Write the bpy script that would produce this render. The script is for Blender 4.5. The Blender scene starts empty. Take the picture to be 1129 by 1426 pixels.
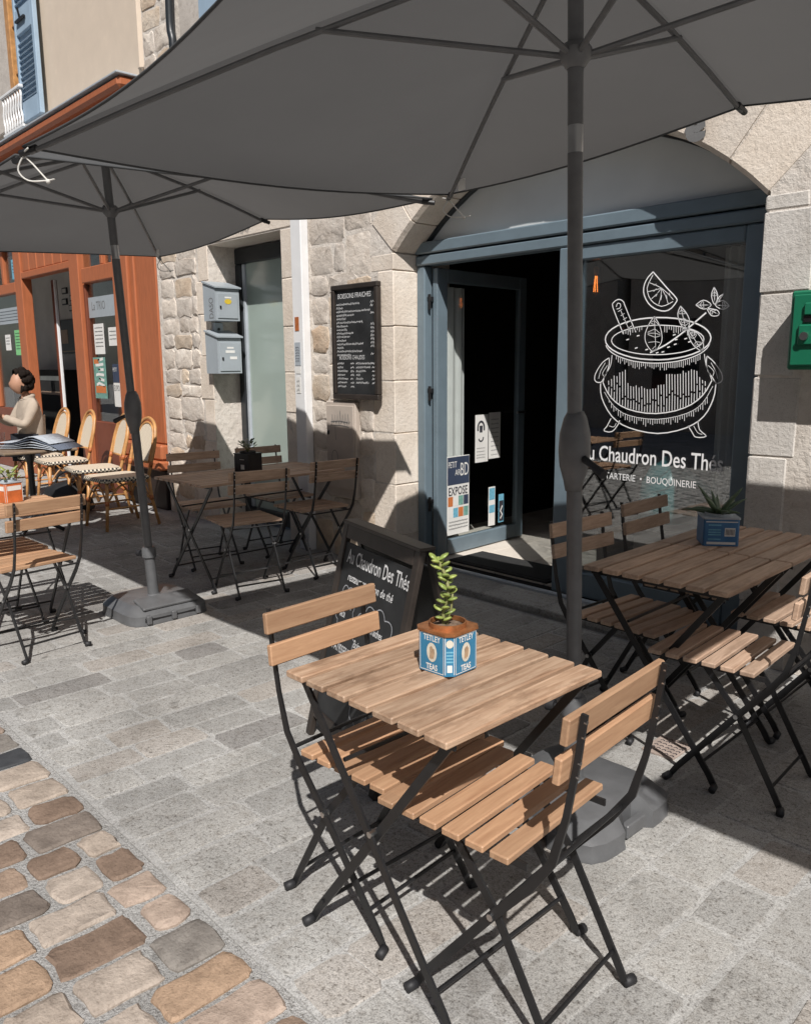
import bpy, bmesh, math, random
from mathutils import Vector, Matrix
random.seed(11)
R = math.radians
scn = bpy.context.scene
col = scn.collection

# ---------------------------------------------------------------- camera
CAM_H = 1.4286
yaw, pitch, roll = R(43.19), R(10.445), R(-0.4476)
fw = Vector((-math.cos(yaw)*math.cos(pitch), math.sin(yaw)*math.cos(pitch), -math.sin(pitch)))
rt = Vector((math.sin(yaw), math.cos(yaw), 0))
up = rt.cross(fw)
r2 = math.cos(roll)*rt + math.sin(roll)*up
u2 = -math.sin(roll)*rt + math.cos(roll)*up
cam = bpy.data.cameras.new('camera')
cam.sensor_fit = 'HORIZONTAL'; cam.sensor_width = 36; cam.lens = 35.96
cam.clip_start = 0.05; cam.clip_end = 500
co = bpy.data.objects.new('camera', cam); col.objects.link(co)
co.matrix_world = Matrix(((r2.x, u2.x, -fw.x, 0), (r2.y, u2.y, -fw.y, 0), (r2.z, u2.z, -fw.z, CAM_H), (0, 0, 0, 1)))
scn.camera = co
# ---------------------------------------------------------------- sky + sun
S = Vector((-0.58, 0.465, -0.79)).normalized()          # direction the sunlight travels
world = bpy.data.worlds.new('World'); scn.world = world; world.use_nodes = True
nt = world.node_tree
sky = nt.nodes.new('ShaderNodeTexSky'); sky.sky_type = 'NISHITA'; sky.sun_disc = False
sky.sun_elevation = math.asin(-S.z); sky.sun_rotation = math.atan2(-S.x, -S.y)
sky.altitude = 50; sky.air_density = 1.0; sky.dust_density = 1.5; sky.ozone_density = 1.0
nt.links.new(sky.outputs[0], nt.nodes['Background'].inputs[0])
nt.nodes['Background'].inputs[1].default_value = 0.05
sl = bpy.data.lights.new('sun', 'SUN'); sl.energy = 5.0; sl.angle = R(0.53); sl.color = (1.0, 0.965, 0.925)
so = bpy.data.objects.new('sun', sl); col.objects.link(so); so.location = (6, -5, 9)
so.rotation_euler = S.to_track_quat('-Z', 'Y').to_euler()
scn.view_settings.view_transform = 'Standard'; scn.view_settings.look = 'None'
scn.view_settings.exposure = 0.08; scn.view_settings.gamma = 1.0; scn.view_settings.use_curve_mapping = False

# ---------------------------------------------------------------- materials
def newmat(name):
    m = bpy.data.materials.new(name); m.use_nodes = True
    return m, m.node_tree, m.node_tree.nodes['Principled BSDF']
def rgba(c): return (c[0], c[1], c[2], 1)
def coords(nt, rnd=True, scale=(1, 1, 1)):
    tc = nt.nodes.new('ShaderNodeTexCoord'); oi = nt.nodes.new('ShaderNodeObjectInfo')
    mp = nt.nodes.new('ShaderNodeMapping'); mp.inputs['Scale'].default_value = scale
    if rnd:
        mul = nt.nodes.new('ShaderNodeMath'); mul.operation = 'MULTIPLY'; mul.inputs[1].default_value = 37.0
        nt.links.new(oi.outputs['Random'], mul.inputs[0])
        ad = nt.nodes.new('ShaderNodeVectorMath'); ad.operation = 'ADD'
        nt.links.new(tc.outputs['Object'], ad.inputs[0]); nt.links.new(mul.outputs[0], ad.inputs[1])
        nt.links.new(ad.outputs[0], mp.inputs[0])
    else: nt.links.new(tc.outputs['Object'], mp.inputs[0])
    return mp.outputs[0], oi
def noise(nt, v, scale, detail=4, rough=.55, dist=0):
    n = nt.nodes.new('ShaderNodeTexNoise'); n.inputs['Scale'].default_value = scale
    n.inputs['Detail'].default_value = detail; n.inputs['Roughness'].default_value = rough
    n.inputs['Distortion'].default_value = dist
    nt.links.new(v, n.inputs['Vector']); return n.outputs['Fac']
def ramp(nt, f, stops, interp='LINEAR'):
    r = nt.nodes.new('ShaderNodeValToRGB'); e = r.color_ramp.elements; r.color_ramp.interpolation = interp
    while len(e) < len(stops): e.new(.5)
    for el, (p, c) in zip(e, stops): el.position = p; el.color = rgba(c)
    nt.links.new(f, r.inputs[0]); return r.outputs[0]
def mix(nt, a, b, f, mode='MIX'):
    m = nt.nodes.new('ShaderNodeMix'); m.data_type = 'RGBA'; m.blend_type = mode
    for s, v in ((m.inputs[0], f), (m.inputs[6], a), (m.inputs[7], b)):
        if hasattr(v, 'is_output'): nt.links.new(v, s)
        else: s.default_value = v if isinstance(v, (int, float)) else rgba(v)
    return m.outputs[2]
def bump(nt, b, h, strength, dist=.01):
    n = nt.nodes.new('ShaderNodeBump'); n.inputs['Strength'].default_value = strength; n.inputs['Distance'].default_value = dist
    nt.links.new(h, n.inputs['Height'])
    return n
def setbump(nt, b, *layers):
    prev = None
    for h, s, d in layers:
        n = bump(nt, b, h, s, d)
        if prev: nt.links.new(prev.outputs[0], n.inputs['Normal'])
        prev = n
    nt.links.new(prev.outputs[0], b.inputs['Normal'])
def plain(name, c, rough=.5, metal=0, var=.12, scale=9, bmp=0, bscale=150, spec=.5, coat=0):
    m, nt, b = newmat(name); v, oi = coords(nt)
    n = noise(nt, v, scale)
    k = ramp(nt, n, [(.3, [x*(1-var) for x in c]), (.7, [min(1, x*(1+var)) for x in c])])
    nt.links.new(k, b.inputs['Base Color']); b.inputs['Roughness'].default_value = rough
    b.inputs['Metallic'].default_value = metal; b.inputs['Specular IOR Level'].default_value = spec
    if bmp: setbump(nt, b, (noise(nt, v, bscale), bmp, .003))
    return m
M = {}
def wood(name, light, dark, wear=0.25):
    m, nt, b = newmat(name); v, oi = coords(nt, True, (14, 1.1, 14))
    g = noise(nt, v, 5.5, 5, .6, .6)
    base = ramp(nt, g, [(.28, dark), (.5, [(a+c)/2 for a, c in zip(light, dark)]), (.72, light)])
    v2, _ = coords(nt, True, (3, 1, 3)); st = noise(nt, v2, 4.5, 5, .7)
    stain = ramp(nt, st, [(.51, (0, 0, 0)), (.68, (1, 1, 1))])
    base = mix(nt, base, [x*.62 for x in dark], mix(nt, (0, 0, 0), stain, wear))
    rv = ramp(nt, oi.outputs['Random'], [(0, (.80, .80, .80)), (1, (1.12, 1.08, 1.05))])
    base = mix(nt, base, rv, 1.0, 'MULTIPLY')
    nt.links.new(base, b.inputs['Base Color']); b.inputs['Roughness'].default_value = .55
    setbump(nt, b, (g, .35, .002), (st, .15, .002)); return m
M['wood'] = wood('acacia_slats', (.52, .325, .195), (.37, .21, .12), .15)
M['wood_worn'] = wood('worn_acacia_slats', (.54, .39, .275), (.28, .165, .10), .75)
M['wood_lightened'] = wood('brown_slats_lightened_for_shade', (.60, .435, .325), (.37, .245, .17), .5)  # slat wood with its base colour lightened to brighten the tables in shade
M['metal_black'] = plain('black_powder_coat', (.012, .012, .013), .42, .0, .2, 30, .15, 400)
M['steel'] = plain('zinc_steel', (.55, .55, .55), .3, 1)
M['rubber'] = plain('black_rubber', (.018, .018, .02), .6)
def fabric():
    m, nt, b = newmat('grey_canopy_fabric'); v, oi = coords(nt, False)
    n = noise(nt, v, 2.2, 3); f = noise(nt, v, 420, 2)
    c = ramp(nt, n, [(.3, (.080, .083, .086)), (.7, (.096, .099, .102))])
    nt.links.new(c, b.inputs['Base Color']); b.inputs['Roughness'].default_value = .9; b.inputs['Specular IOR Level'].default_value = .1
    setbump(nt, b, (n, .25, .03), (f, .2, .001))
    tr = nt.nodes.new('ShaderNodeBsdfTranslucent'); nt.links.new(mix(nt, c, (1.0, .97, .94), .42), tr.inputs[0])
    mx = nt.nodes.new('ShaderNodeMixShader'); mx.inputs[0].default_value = .135
    nt.links.new(b.outputs[0], mx.inputs[1]); nt.links.new(tr.outputs[0], mx.inputs[2])
    nt.links.new(mx.outputs[0], nt.nodes['Material Output'].inputs[0]); return m
M['fabric'] = fabric()
M['pole'] = plain('dark_grey_painted_pole', (.13, .13, .133), .45, .0, .12, 20)
M['plastic'] = plain('dark_grey_plastic', (.11, .112, .116), .38, 0, .15, 12, .2, 260)
M['string'] = plain('white_cord', (.62, .60, .56), .8)
def stone(name, cs, bscale=26, bs=.55, speck=.5, rnd=.22, stain=.3, fine=170, wpos=False):
    m, nt, b = newmat(name); v, oi = coords(nt)
    if wpos: v = nt.nodes.new('ShaderNodeNewGeometry').outputs['Position']
    n = noise(nt, v, 3.2, 6, .62); f = noise(nt, v, fine, 3, .7); md = noise(nt, v, bscale, 6, .65)
    c = ramp(nt, n, [(.25, cs[0]), (.5, cs[1]), (.75, cs[2])])
    sp = ramp(nt, f, [(.30, (.35, .33, .31)), (.46, (1, 1, 1)), (.62, (1, 1, 1)), (.75, (1.18, 1.17, 1.15))])
    c = mix(nt, c, sp, speck, 'MULTIPLY')
    k = ramp(nt, md, [(.25, (.62, .58, .54)), (.5, (1, 1, 1))]); c = mix(nt, c, k, stain, 'MULTIPLY')
    rv = ramp(nt, oi.outputs['Random'], [(0, (1-rnd,)*3), (1, (1+rnd*.6, 1+rnd*.55, 1+rnd*.45))])
    c = mix(nt, c, rv, 1.0, 'MULTIPLY')
    if wpos:
        c = mix(nt, c, ramp(nt, noise(nt, v, 1.7, 5, .6), [(.3, (.80, .79, .78)), (.65, (1.08, 1.08, 1.07))]), .9, 'MULTIPLY')
        c = mix(nt, c, ramp(nt, noise(nt, v, 11, 2, .5), [(.25, (.45, .44, .43)), (.33, (1, 1, 1))]), .55, 'MULTIPLY')
    if wpos: c = mix(nt, c, ramp(nt, noise(nt, v, 260, 2, .6), [(.34, (.42, .41, .40)), (.5, (1, 1, 1)), (.66, (1.25, 1.25, 1.24))]), .6, 'MULTIPLY')
    nt.links.new(c, b.inputs['Base Color']); b.inputs['Roughness'].default_value = .88; b.inputs['Specular IOR Level'].default_value = .25
    setbump(nt, b, (md, bs, .012), (f, .8 if wpos else .45, .003)); return m
M['ashlar'] = stone('dressed_granite', [(.62, .53, .44), (.77, .68, .585), (.83, .755, .67)], 40, .45, .45, .10, .35)
M['ashlar_grey'] = stone('greyer_dressed_granite', [(.50, .465, .425), (.62, .585, .545), (.68, .65, .61)], 40, .5, .5, .10, .35)
M['rubble'] = stone('rubble_stone', [(.50, .43, .365), (.68, .61, .54), (.78, .72, .65)], 17, 1.0, .45, .20, .7)
M['rubble_warm'] = stone('ochre_rubble_stone', [(.47, .34, .24), (.62, .51, .40), (.72, .64, .55)], 17, 1.0, .45, .2, .6)
M['mortar'] = stone('lime_mortar', [(.56, .50, .44), (.68, .62, .555), (.75, .70, .64)], 22, 1.0, .35, .0, .6)
M['sett'] = stone('granite_sett', [(.27, .265, .255), (.375, .368, .356), (.45, .445, .432)], 26, .5, .9, .13, .75, 85, True)
M['sett_pink'] = stone('pinkish_granite_sett', [(.27, .25, .23), (.39, .365, .34), (.46, .435, .41)], 26, .5, .9, .10, .75, 85, True)
M['sett_dark'] = stone('darker_granite_sett', [(.20, .195, .19), (.28, .27, .262), (.34, .33, .32)], 26, .5, .9, .10, .75, 85, True)
M['joint'] = stone('sett_joint_mortar', [(.33, .328, .32), (.415, .41, .40), (.48, .475, .465)], 26, .5, .8, .0, .45, 85, True)
M['gravel_joint'] = stone('gritty_cobble_joint', [(.35, .345, .335), (.45, .445, .435), (.56, .55, .54)], 90, 1.0, .85, .0, .5, 110, True)
def cobble(name, stops):
    m, nt, b = newmat(name); v, oi = coords(nt)
    n = noise(nt, v, 14, 7, .68); f = noise(nt, v, 120, 3, .7)
    c = ramp(nt, oi.outputs['Random'], stops, 'CONSTANT')
    c = mix(nt, c, ramp(nt, n, [(.3, (.62, .60, .58)), (.7, (1.25, 1.24, 1.22))]), .85, 'MULTIPLY')
    c = mix(nt, c, ramp(nt, f, [(.3, (.55, .52, .5)), (.48, (1, 1, 1))]), .6, 'MULTIPLY')
    nt.links.new(c, b.inputs['Base Color']); b.inputs['Roughness'].default_value = .75; b.inputs['Specular IOR Level'].default_value = .3
    setbump(nt, b, (n, .8, .014), (f, .5, .003)); return m
M['cobble'] = cobble('mixed_cobbles', [(0, (.42, .295, .205)), (.12, (.41, .345, .29)), (.27, (.215, .18, .155)), (.38, (.50, .345, .225)), (.51, (.43, .34, .28)), (.64, (.245, .225, .205)), (.75, (.23, .165, .125)), (.85, (.45, .385, .33)), (.94, (.34, .25, .19))])
M['dark_cobble'] = plain('slate_cobble', (.05, .053, .058), .6, 0, .2, 20, .4, 200)
def paint(name, c, rough=.45, dirt=.25, grain=(1, 1, 1)):
    m, nt, b = newmat(name); v, oi = coords(nt, True, grain)
    n = noise(nt, v, 6, 6, .65); k = ramp(nt, n, [(.25, [x*(1-dirt) for x in c]), (.6, c), (.8, [min(1, x*1.07) for x in c])])
    nt.links.new(k, b.inputs['Base Color']); b.inputs['Roughness'].default_value = rough
    setbump(nt, b, (noise(nt, v, 45, 4), .12, .003)); return m
M['blue_frame'] = paint('blue_grey_metal_paint', (.155, .205, .24), .4, .15)
M['dark_frame'] = paint('anthracite_paint', (.022, .026, .03), .4, .2)
M['orange'] = paint('orange_shopfront_paint', (.43, .135, .055), .5, .22, (6, 6, 1))
M['orange_dark'] = paint('red_brown_paint', (.19, .055, .028), .5, .2)
M['cream'] = paint('cream_render', (.66, .55, .44), .85, .06)
M['render_grey'] = stone('grey_render', [(.42, .38, .34), (.55, .50, .45), (.62, .57, .52)], 20, .4, .2, .0, .5)
M['shutter'] = paint('light_blue_paint', (.34, .45, .56), .5, .12)
M['white'] = paint('white_paint', (.78, .78, .78), .5, .08)
M['zinc'] = paint('zinc_sheet', (.42, .46, .50), .4, .15)
M['letterbox'] = paint('grey_enamel', (.36, .40, .43), .4, .1)
M['green'] = paint('green_enamel', (.012, .16, .085), .35, .15)
M['panel_beige'] = paint('beige_plastic', (.50, .43, .37), .6, .15)
M['paper'] = plain('white_paper', (.74, .73, .70), .8, 0, .05)
M['ink'] = plain('dark_ink', (.03, .03, .04), .7)
M['chalk'] = plain('white_chalk', (.66, .66, .66), .9, 0, .25, 60)
M['chalk_dim'] = plain('faint_chalk', (.30, .31, .33), .9, 0, .35, 60)
M['board'] = plain('blackboard', (.020, .021, .022), .62, 0, .5, 7)
M['board_frame'] = plain('dark_brown_board_frame', (.030, .023, .019), .45, 0, .3, 14)
M['decal'] = plain('white_vinyl', (.86, .86, .86), .6, 0, .02)
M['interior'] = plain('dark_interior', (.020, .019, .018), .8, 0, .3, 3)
M['interior_mid'] = plain('grey_interior_wall', (.52, .50, .47), .8, 0, .12, 2)
M['floor_in'] = stone('interior_tiles', [(.55, .49, .42), (.64, .58, .51), (.68, .62, .55)], 30, .1, .25, .05, .3)
M['mat'] = plain('black_doormat', (.022, .022, .022), .95, 0, .3, 80, .8, 500)
def glass(name, tint=(1, 1, 1), r0=.06, rough=0.0):
    # thin pane: clear film plus a mirror reflection that grows towards grazing angles
    m = bpy.data.materials.new(name); m.use_nodes = True; nt = m.node_tree
    nt.nodes.remove(nt.nodes['Principled BSDF'])
    tr = nt.nodes.new('ShaderNodeBsdfTransparent'); tr.inputs[0].default_value = rgba(tint)
    gl = nt.nodes.new('ShaderNodeBsdfGlossy'); gl.inputs['Roughness'].default_value = rough
    lw = nt.nodes.new('ShaderNodeLayerWeight'); lw.inputs[0].default_value = .5
    pw = nt.nodes.new('ShaderNodeMath'); pw.operation = 'POWER'; pw.inputs[1].default_value = 5
    ma = nt.nodes.new('ShaderNodeMath'); ma.operation = 'MULTIPLY_ADD'; ma.inputs[1].default_value = 1-r0; ma.inputs[2].default_value = r0
    mx = nt.nodes.new('ShaderNodeMixShader')
    for a, b in ((lw.outputs['Facing'], pw.inputs[0]), (pw.outputs[0], ma.inputs[0]), (ma.outputs[0], mx.inputs[0]), (tr.outputs[0], mx.inputs[1]), (gl.outputs[0], mx.inputs[2]), (mx.outputs[0], nt.nodes['Material Output'].inputs[0])): nt.links.new(a, b)
    return m
M['glass'] = glass('window_glass', (.90, .92, .92), .06)
M['glass_shop'] = glass('reflective_shop_glass', (.82, .84, .84), .21)
M['glass_clear'] = glass('clear_glass', (.95, .95, .95), .04)
M['frost'] = plain('frosted_green_film', (.36, .43, .39), .18, 0, .06, 1.5, spec=.9)
M['tymp'] = plain('blue_grey_glazed_panel', (.64, .67, .67), .25, 0, .10, 1.2, spec=.8)
M['amber'] = plain('amber_drink', (.45, .12, .02), .2)
def emit(name, c, s):
    m, nt, b = newmat(name); b.inputs['Base Color'].default_value = rgba(c)
    b.inputs['Emission Color'].default_value = rgba(c); b.inputs['Emission Strength'].default_value = s; return m
M['filament'] = emit('glowing_filament', (1, .28, .05), 3.2)
M['tin_blue'] = plain('blue_printed_tin', (.035, .20, .36), .35, 0, .12, 25)
M['tin_blue2'] = plain('royal_blue_printed_tin', (.05, .17, .36), .4, 0, .15, 25)
M['tin_orange'] = plain('orange_printed_tin', (.55, .14, .04), .4, 0, .2, 25)
M['tin_black'] = plain('black_printed_tin', (.018, .018, .02), .4, 0, .2, 25)
M['rust'] = plain('coppery_tin_rim', (.36, .15, .06), .4, .5, .35, 40, .2, 150)
M['tin_cream'] = plain('cream_print', (.66, .62, .52), .5, 0, .08, 40)
M['tin_brown'] = plain('brown_print', (.36, .22, .12), .5, 0, .3, 60)
M['sky_print'] = plain('pale_blue_print', (.16, .42, .56), .5, 0, .2, 60)
M['soil'] = plain('potting_soil', (.17, .115, .08), .95, 0, .5, 60, 1, 120)
def leafmat(name, c):
    m, nt, b = newmat(name); v, oi = coords(nt)
    k = ramp(nt, noise(nt, v, 30, 3), [(.3, [x*.75 for x in c]), (.7, [x*1.2 for x in c])])
    rv = ramp(nt, oi.outputs['Random'], [(0, (.8, .85, .8)), (1, (1.2, 1.15, 1.1))])
    nt.links.new(mix(nt, k, rv, 1., 'MULTIPLY'), b.inputs['Base Color']); b.inputs['Roughness'].default_value = .35; return m
M['leaf'] = leafmat('jade_leaf', (.27, .33, .09)); M['aloe'] = leafmat('grey_green_leaf', (.10, .15, .09)); M['stem'] = plain('plant_stem', (.20, .20, .08), .6)
M['rattan'] = plain('bamboo_rattan', (.50, .255, .095), .4, 0, .25, 14)
M['binding'] = plain('orange_binding', (.42, .13, .04), .5, 0, .2, 40)
def weave(name, a, c, s=70):
    m, nt, b = newmat(name); tc = nt.nodes.new('ShaderNodeTexCoord'); ck = nt.nodes.new('ShaderNodeTexChecker'); ck.inputs['Scale'].default_value = s
    ck.inputs[1].default_value = rgba(a); ck.inputs[2].default_value = rgba(c)
    nt.links.new(tc.outputs['Object'], ck.inputs[0]); nt.links.new(ck.outputs[0], b.inputs['Base Color']); b.inputs['Roughness'].default_value = .6
    setbump(nt, b, (ck.outputs['Fac'], .3, .002)); return m
M['weave'] = weave('cream_brown_weave', (.72, .64, .52), (.50, .41, .30), 75)
M['weave_dark'] = weave('black_cream_weave_edge', (.03, .03, .03), (.66, .58, .46), 55)
M['skin'] = plain('skin', (.42, .23, .15), .55, 0, .1); M['jacket'] = plain('beige_jacket', (.40, .335, .27), .9, 0, .12, 12, .3, 90)
M['hair'] = plain('dark_hair', (.016, .012, .010), .9, 0, .4, 60, .8, 180, spec=.1); M['trouser'] = plain('dark_trousers', (.03, .033, .045), .9)
M['bag'] = plain('black_bag', (.012, .012, .013), .6, 0, .3, 10, .3, 60)
M['news'] = plain('newsprint', (.36, .39, .43), .85, 0, .2, 30); M['news_ink'] = plain('newsprint_ink', (.10, .12, .16), .85, 0, .4, 90)
M['plinth'] = plain('black_brown_plinth', (.03, .02, .017), .6)
M['table_top'] = plain('brown_table_top', (.22, .16, .11), .4, 0, .15, 12)
M['teal'] = plain('teal_glass', (.10, .32, .33), .25, 0, .2, 8)
M['poster_green'] = plain('green_paper', (.20, .52, .22), .8); M['poster_orange'] = plain('orange_print', (.55, .17, .05), .8)
M['poster_navy'] = plain('navy_print', (.035, .05, .09), .7); M['poster_teal'] = plain('teal_print', (.16, .33, .28), .8, 0, .3, 30)
M['graffiti'] = plain('grey_spray_paint', (.16, .16, .16), .8)
M['far_wall'] = stone('opposite_wall_render', [(.30, .28, .26), (.36, .34, .31), (.40, .38, .35)], 12, .3, .1, .0, .3)
M['far_glass'] = plain('far_window_glass', (.03, .035, .04), .1, spec=.8)

# ---------------------------------------------------------------- mesh helpers
ORG = {}
class MB:
    def __init__(s): s.v = []; s.f = []
    def add(s, vs, fs):
        o = len(s.v); s.v += [tuple(p) for p in vs]; s.f += [tuple(i+o for i in f) for f in fs]; return s
    def box(s, x0, x1, y0, y1, z0, z1):
        return s.add([(x0,y0,z0),(x1,y0,z0),(x1,y1,z0),(x0,y1,z0),(x0,y0,z1),(x1,y0,z1),(x1,y1,z1),(x0,y1,z1)],
                     [(0,3,2,1),(4,5,6,7),(0,1,5,4),(1,2,6,5),(2,3,7,6),(3,0,4,7)])
    def cbox(s, c, size, ch=.004, rot=None):
        hx, hy, hz = [d/2 for d in size]; vs = []; idx = {}
        for sx in (-1, 1):
            for sy in (-1, 1):
                for sz in (-1, 1):
                    for a in range(3):
                        p = [sx*(hx-ch), sy*(hy-ch), sz*(hz-ch)]
                        p[a] = (sx*hx, sy*hy, sz*hz)[a]
                        idx[(sx,sy,sz,a)] = len(vs); vs.append(p)
        I = lambda x,y,z,a: idx[(x,y,z,a)]
        fs = []
        for a, (b, c2) in ((0,(1,2)),(1,(2,0)),(2,(0,1))):
            for d in (-1, 1):
                def k(u, w, ax=a):
                    t = [0,0,0]; t[a] = d; t[b] = u; t[c2] = w; return I(*t, ax)
                q = [k(-1,-1),k(1,-1),k(1,1),k(-1,1)]
                fs.append(tuple(q) if d > 0 else tuple(q[::-1]))
        for a, (b, c2) in ((0,(1,2)),(1,(2,0)),(2,(0,1))):
            for u in (-1, 1):
                for w in (-1, 1):
                    t0 = [0,0,0]; t1 = [0,0,0]; t0[a] = -1; t1[a] = 1
                    for t in (t0, t1): t[b] = u; t[c2] = w
                    q = [I(*t0,b),I(*t1,b),I(*t1,c2),I(*t0,c2)]
                    fs.append(tuple(q) if u*w > 0 else tuple(q[::-1]))
        for sx in (-1,1):
            for sy in (-1,1):
                for sz in (-1,1):
                    q = [I(sx,sy,sz,0),I(sx,sy,sz,1),I(sx,sy,sz,2)]
                    fs.append(tuple(q) if sx*sy*sz > 0 else tuple(q[::-1]))
        if rot is not None: vs = [rot @ Vector(p) for p in vs]
        return s.add([(p[0]+c[0], p[1]+c[1], p[2]+c[2]) for p in vs], fs)
    def tube(s, pts, r, n=8, closed=False, caps=True):
        pts = [Vector(p) for p in pts]; m = len(pts); rs = r if isinstance(r, (list, tuple)) else [r]*m
        u = None; rings = []
        for i, p in enumerate(pts):
            if closed: t = pts[(i+1) % m] - pts[i-1]
            else: t = pts[min(i+1, m-1)] - pts[max(i-1, 0)]
            t.normalize()
            if u is None:
                u = t.cross(Vector((0,0,1)) if abs(t.z) < .9 else Vector((1,0,0))).normalized()
            else: u = (u - t*u.dot(t)).normalized()
            w = t.cross(u)
            rings.append([p + rs[i]*(math.cos(2*math.pi*k/n)*u + math.sin(2*math.pi*k/n)*w) for k in range(n)])
        vs = [q for rg in rings for q in rg]; fs = []
        for i in range(m if closed else m-1):
            j = (i+1) % m
            for k in range(n): fs.append((i*n+k, i*n+(k+1) % n, j*n+(k+1) % n, j*n+k))
        if caps and not closed: fs += [tuple(range(n))[::-1], tuple((m-1)*n+k for k in range(n))]
        return s.add(vs, fs)
    def bar(s, pts, w, y0, y1):
        # flat bar following a polyline in the xz plane, thickness y0..y1
        P = [Vector((p[0], p[1])) for p in pts]; m = len(P); L = []; Rr = []
        for i, p in enumerate(P):
            t = (P[min(i+1,m-1)]-P[max(i-1,0)]).normalized(); n = Vector((-t.y, t.x))*(w[i] if isinstance(w,(list,tuple)) else w)/2
            L.append(p+n); Rr.append(p-n)
        vs = []
        for a, b in zip(L, Rr): vs += [(a.x,y0,a.y),(b.x,y0,b.y),(b.x,y1,b.y),(a.x,y1,a.y)]
        fs = [(3,2,1,0), tuple(4*(m-1)+k for k in range(4))]
        for i in range(m-1):
            o = 4*i
            for k in range(4): fs.append((o+k, o+(k+1)%4, o+4+(k+1)%4, o+4+k))
        return s.add(vs, fs)
    def lathe(s, prof, n=16, c=(0,0,0), caps=True):
        vs = [(c[0]+r*math.cos(2*math.pi*k/n), c[1]+r*math.sin(2*math.pi*k/n), c[2]+z) for r, z in prof for k in range(n)]
        fs = [(i*n+k, i*n+(k+1)%n, (i+1)*n+(k+1)%n, (i+1)*n+k) for i in range(len(prof)-1) for k in range(n)]
        if caps: fs += [tuple(range(n))[::-1], tuple((len(prof)-1)*n+k for k in range(n))]
        return s.add(vs, fs)
    def prism(s, poly, a0, a1, axis='y'):
        n = len(poly)
        def P(u, w, a): return {'y': (u,a,w), 'z': (u,w,a), 'x': (a,u,w)}[axis]
        vs = [P(u,w,a0) for u,w in poly] + [P(u,w,a1) for u,w in poly]
        fs = [tuple(range(n)), tuple(range(2*n-1, n-1, -1))] + [(i,(i+1)%n+0,n+(i+1)%n,n+i)[::-1] for i in range(n)]
        return s.add(vs, fs)
    def ball(s, c, r, nu=12, nv=8):
        r = r if isinstance(r, (tuple, list)) else (r,)*3; vs = [(c[0],c[1],c[2]-r[2])]; 
        for j in range(1, nv):
            a = -math.pi/2+math.pi*j/nv
            for i in range(nu):
                b = 2*math.pi*i/nu; vs.append((c[0]+r[0]*math.cos(a)*math.cos(b), c[1]+r[1]*math.cos(a)*math.sin(b), c[2]+r[2]*math.sin(a)))
        vs.append((c[0],c[1],c[2]+r[2])); fs = [(0,1+(i+1)%nu,1+i) for i in range(nu)]
        for j in range(nv-2):
            for i in range(nu): fs.append((1+j*nu+i,1+j*nu+(i+1)%nu,1+(j+1)*nu+(i+1)%nu,1+(j+1)*nu+i))
        t = len(vs)-1; o = 1+(nv-2)*nu
        fs += [(o+i,o+(i+1)%nu,t) for i in range(nu)]
        return s.add(vs, fs)
    def ribbon(s, pts, w, fn, closed=False):
        # flat 2-D stroke mapped to 3-D by fn(u, v)
        P = [Vector(p) for p in pts]; m = len(P); vs = []
        for i in range(m):
            t = (P[min(i+1,m-1)]-P[max(i-1,0)])
            if t.length < 1e-9: t = Vector((1,0))
            t.normalize(); n = Vector((-t.y,t.x))*w/2
            vs += [fn(*(P[i]+n)), fn(*(P[i]-n))]
        return s.add(vs, [(2*i,2*i+1,2*i+3,2*i+2) for i in range(m-1)])
    def mesh(s, name, off=(0,0,0)):
        me = bpy.data.meshes.new(name); me.from_pydata([(v[0]-off[0],v[1]-off[1],v[2]-off[2]) for v in s.v], [], s.f); me.update(); return me
    def build(s, name, mat, parent=None, smooth=False, mod=None):
        xs = [[v[i] for v in s.v] for i in range(3)]
        c = [(min(a)+max(a))/2 for a in xs]
        if parent is None: c[2] = min(xs[2])
        me = s.mesh(name, c)
        return link(name, me, mat, parent, Vector(c), smooth)
def link(name, me, mat, parent, c, smooth=False):
    if mat is not None: me.materials.append(M[mat] if isinstance(mat, str) else mat)
    if smooth is True:
        for p in me.polygons: p.use_smooth = True
    elif smooth:
        me.shade_smooth() if hasattr(me, 'shade_smooth') else None
        try: me.set_sharp_from_angle(angle=R(smooth))
        except Exception: pass
    o = bpy.data.objects.new(name, me); col.objects.link(o)
    if parent is not None: o.parent = parent; o.location = Vector(c) - ORG[parent]
    else: o.location = c
    ORG[o] = Vector(c); return o
def again(o, c, name=None):
    # another piece sharing the mesh data of o, under the same parent
    n = o.copy(); col.objects.link(n); n.location = Vector(c) - (ORG[o.parent] if o.parent else Vector()); ORG[n] = Vector(c); return n
def thing(name, label, cat, loc=(0,0,0), rotz=0, group=None, world=False):
    o = bpy.data.objects.new(name, None); col.objects.link(o); o.empty_display_size = .1
    o.location = loc; o.rotation_euler = (0,0,rotz); o['label'] = label; o['category'] = cat
    if group: o['group'] = group
    ORG[o] = Vector(loc) if world else Vector(); return o
def tag(o, label=None, cat=None, group=None, kind=None):
    for k, v in (('label',label),('category',cat),('group',group),('kind',kind)):
        if v: o[k] = v
    return o
KIDS = {}
def kids(o): return [c for c in col.objects if c.parent == o]
def dup(root, label, loc, rotz, group=None):
    allo = list(col.objects)
    def rec(o, par):
        c = o.copy(); col.objects.link(c); c.parent = par; ORG[c] = ORG[o]
        for ch in allo:
            if ch.parent == o: rec(ch, c)
        return c
    n = rec(root, None); n.location = loc; n.rotation_euler = (0,0,rotz); n['label'] = label
    if group: n['group'] = group
    return n
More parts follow.
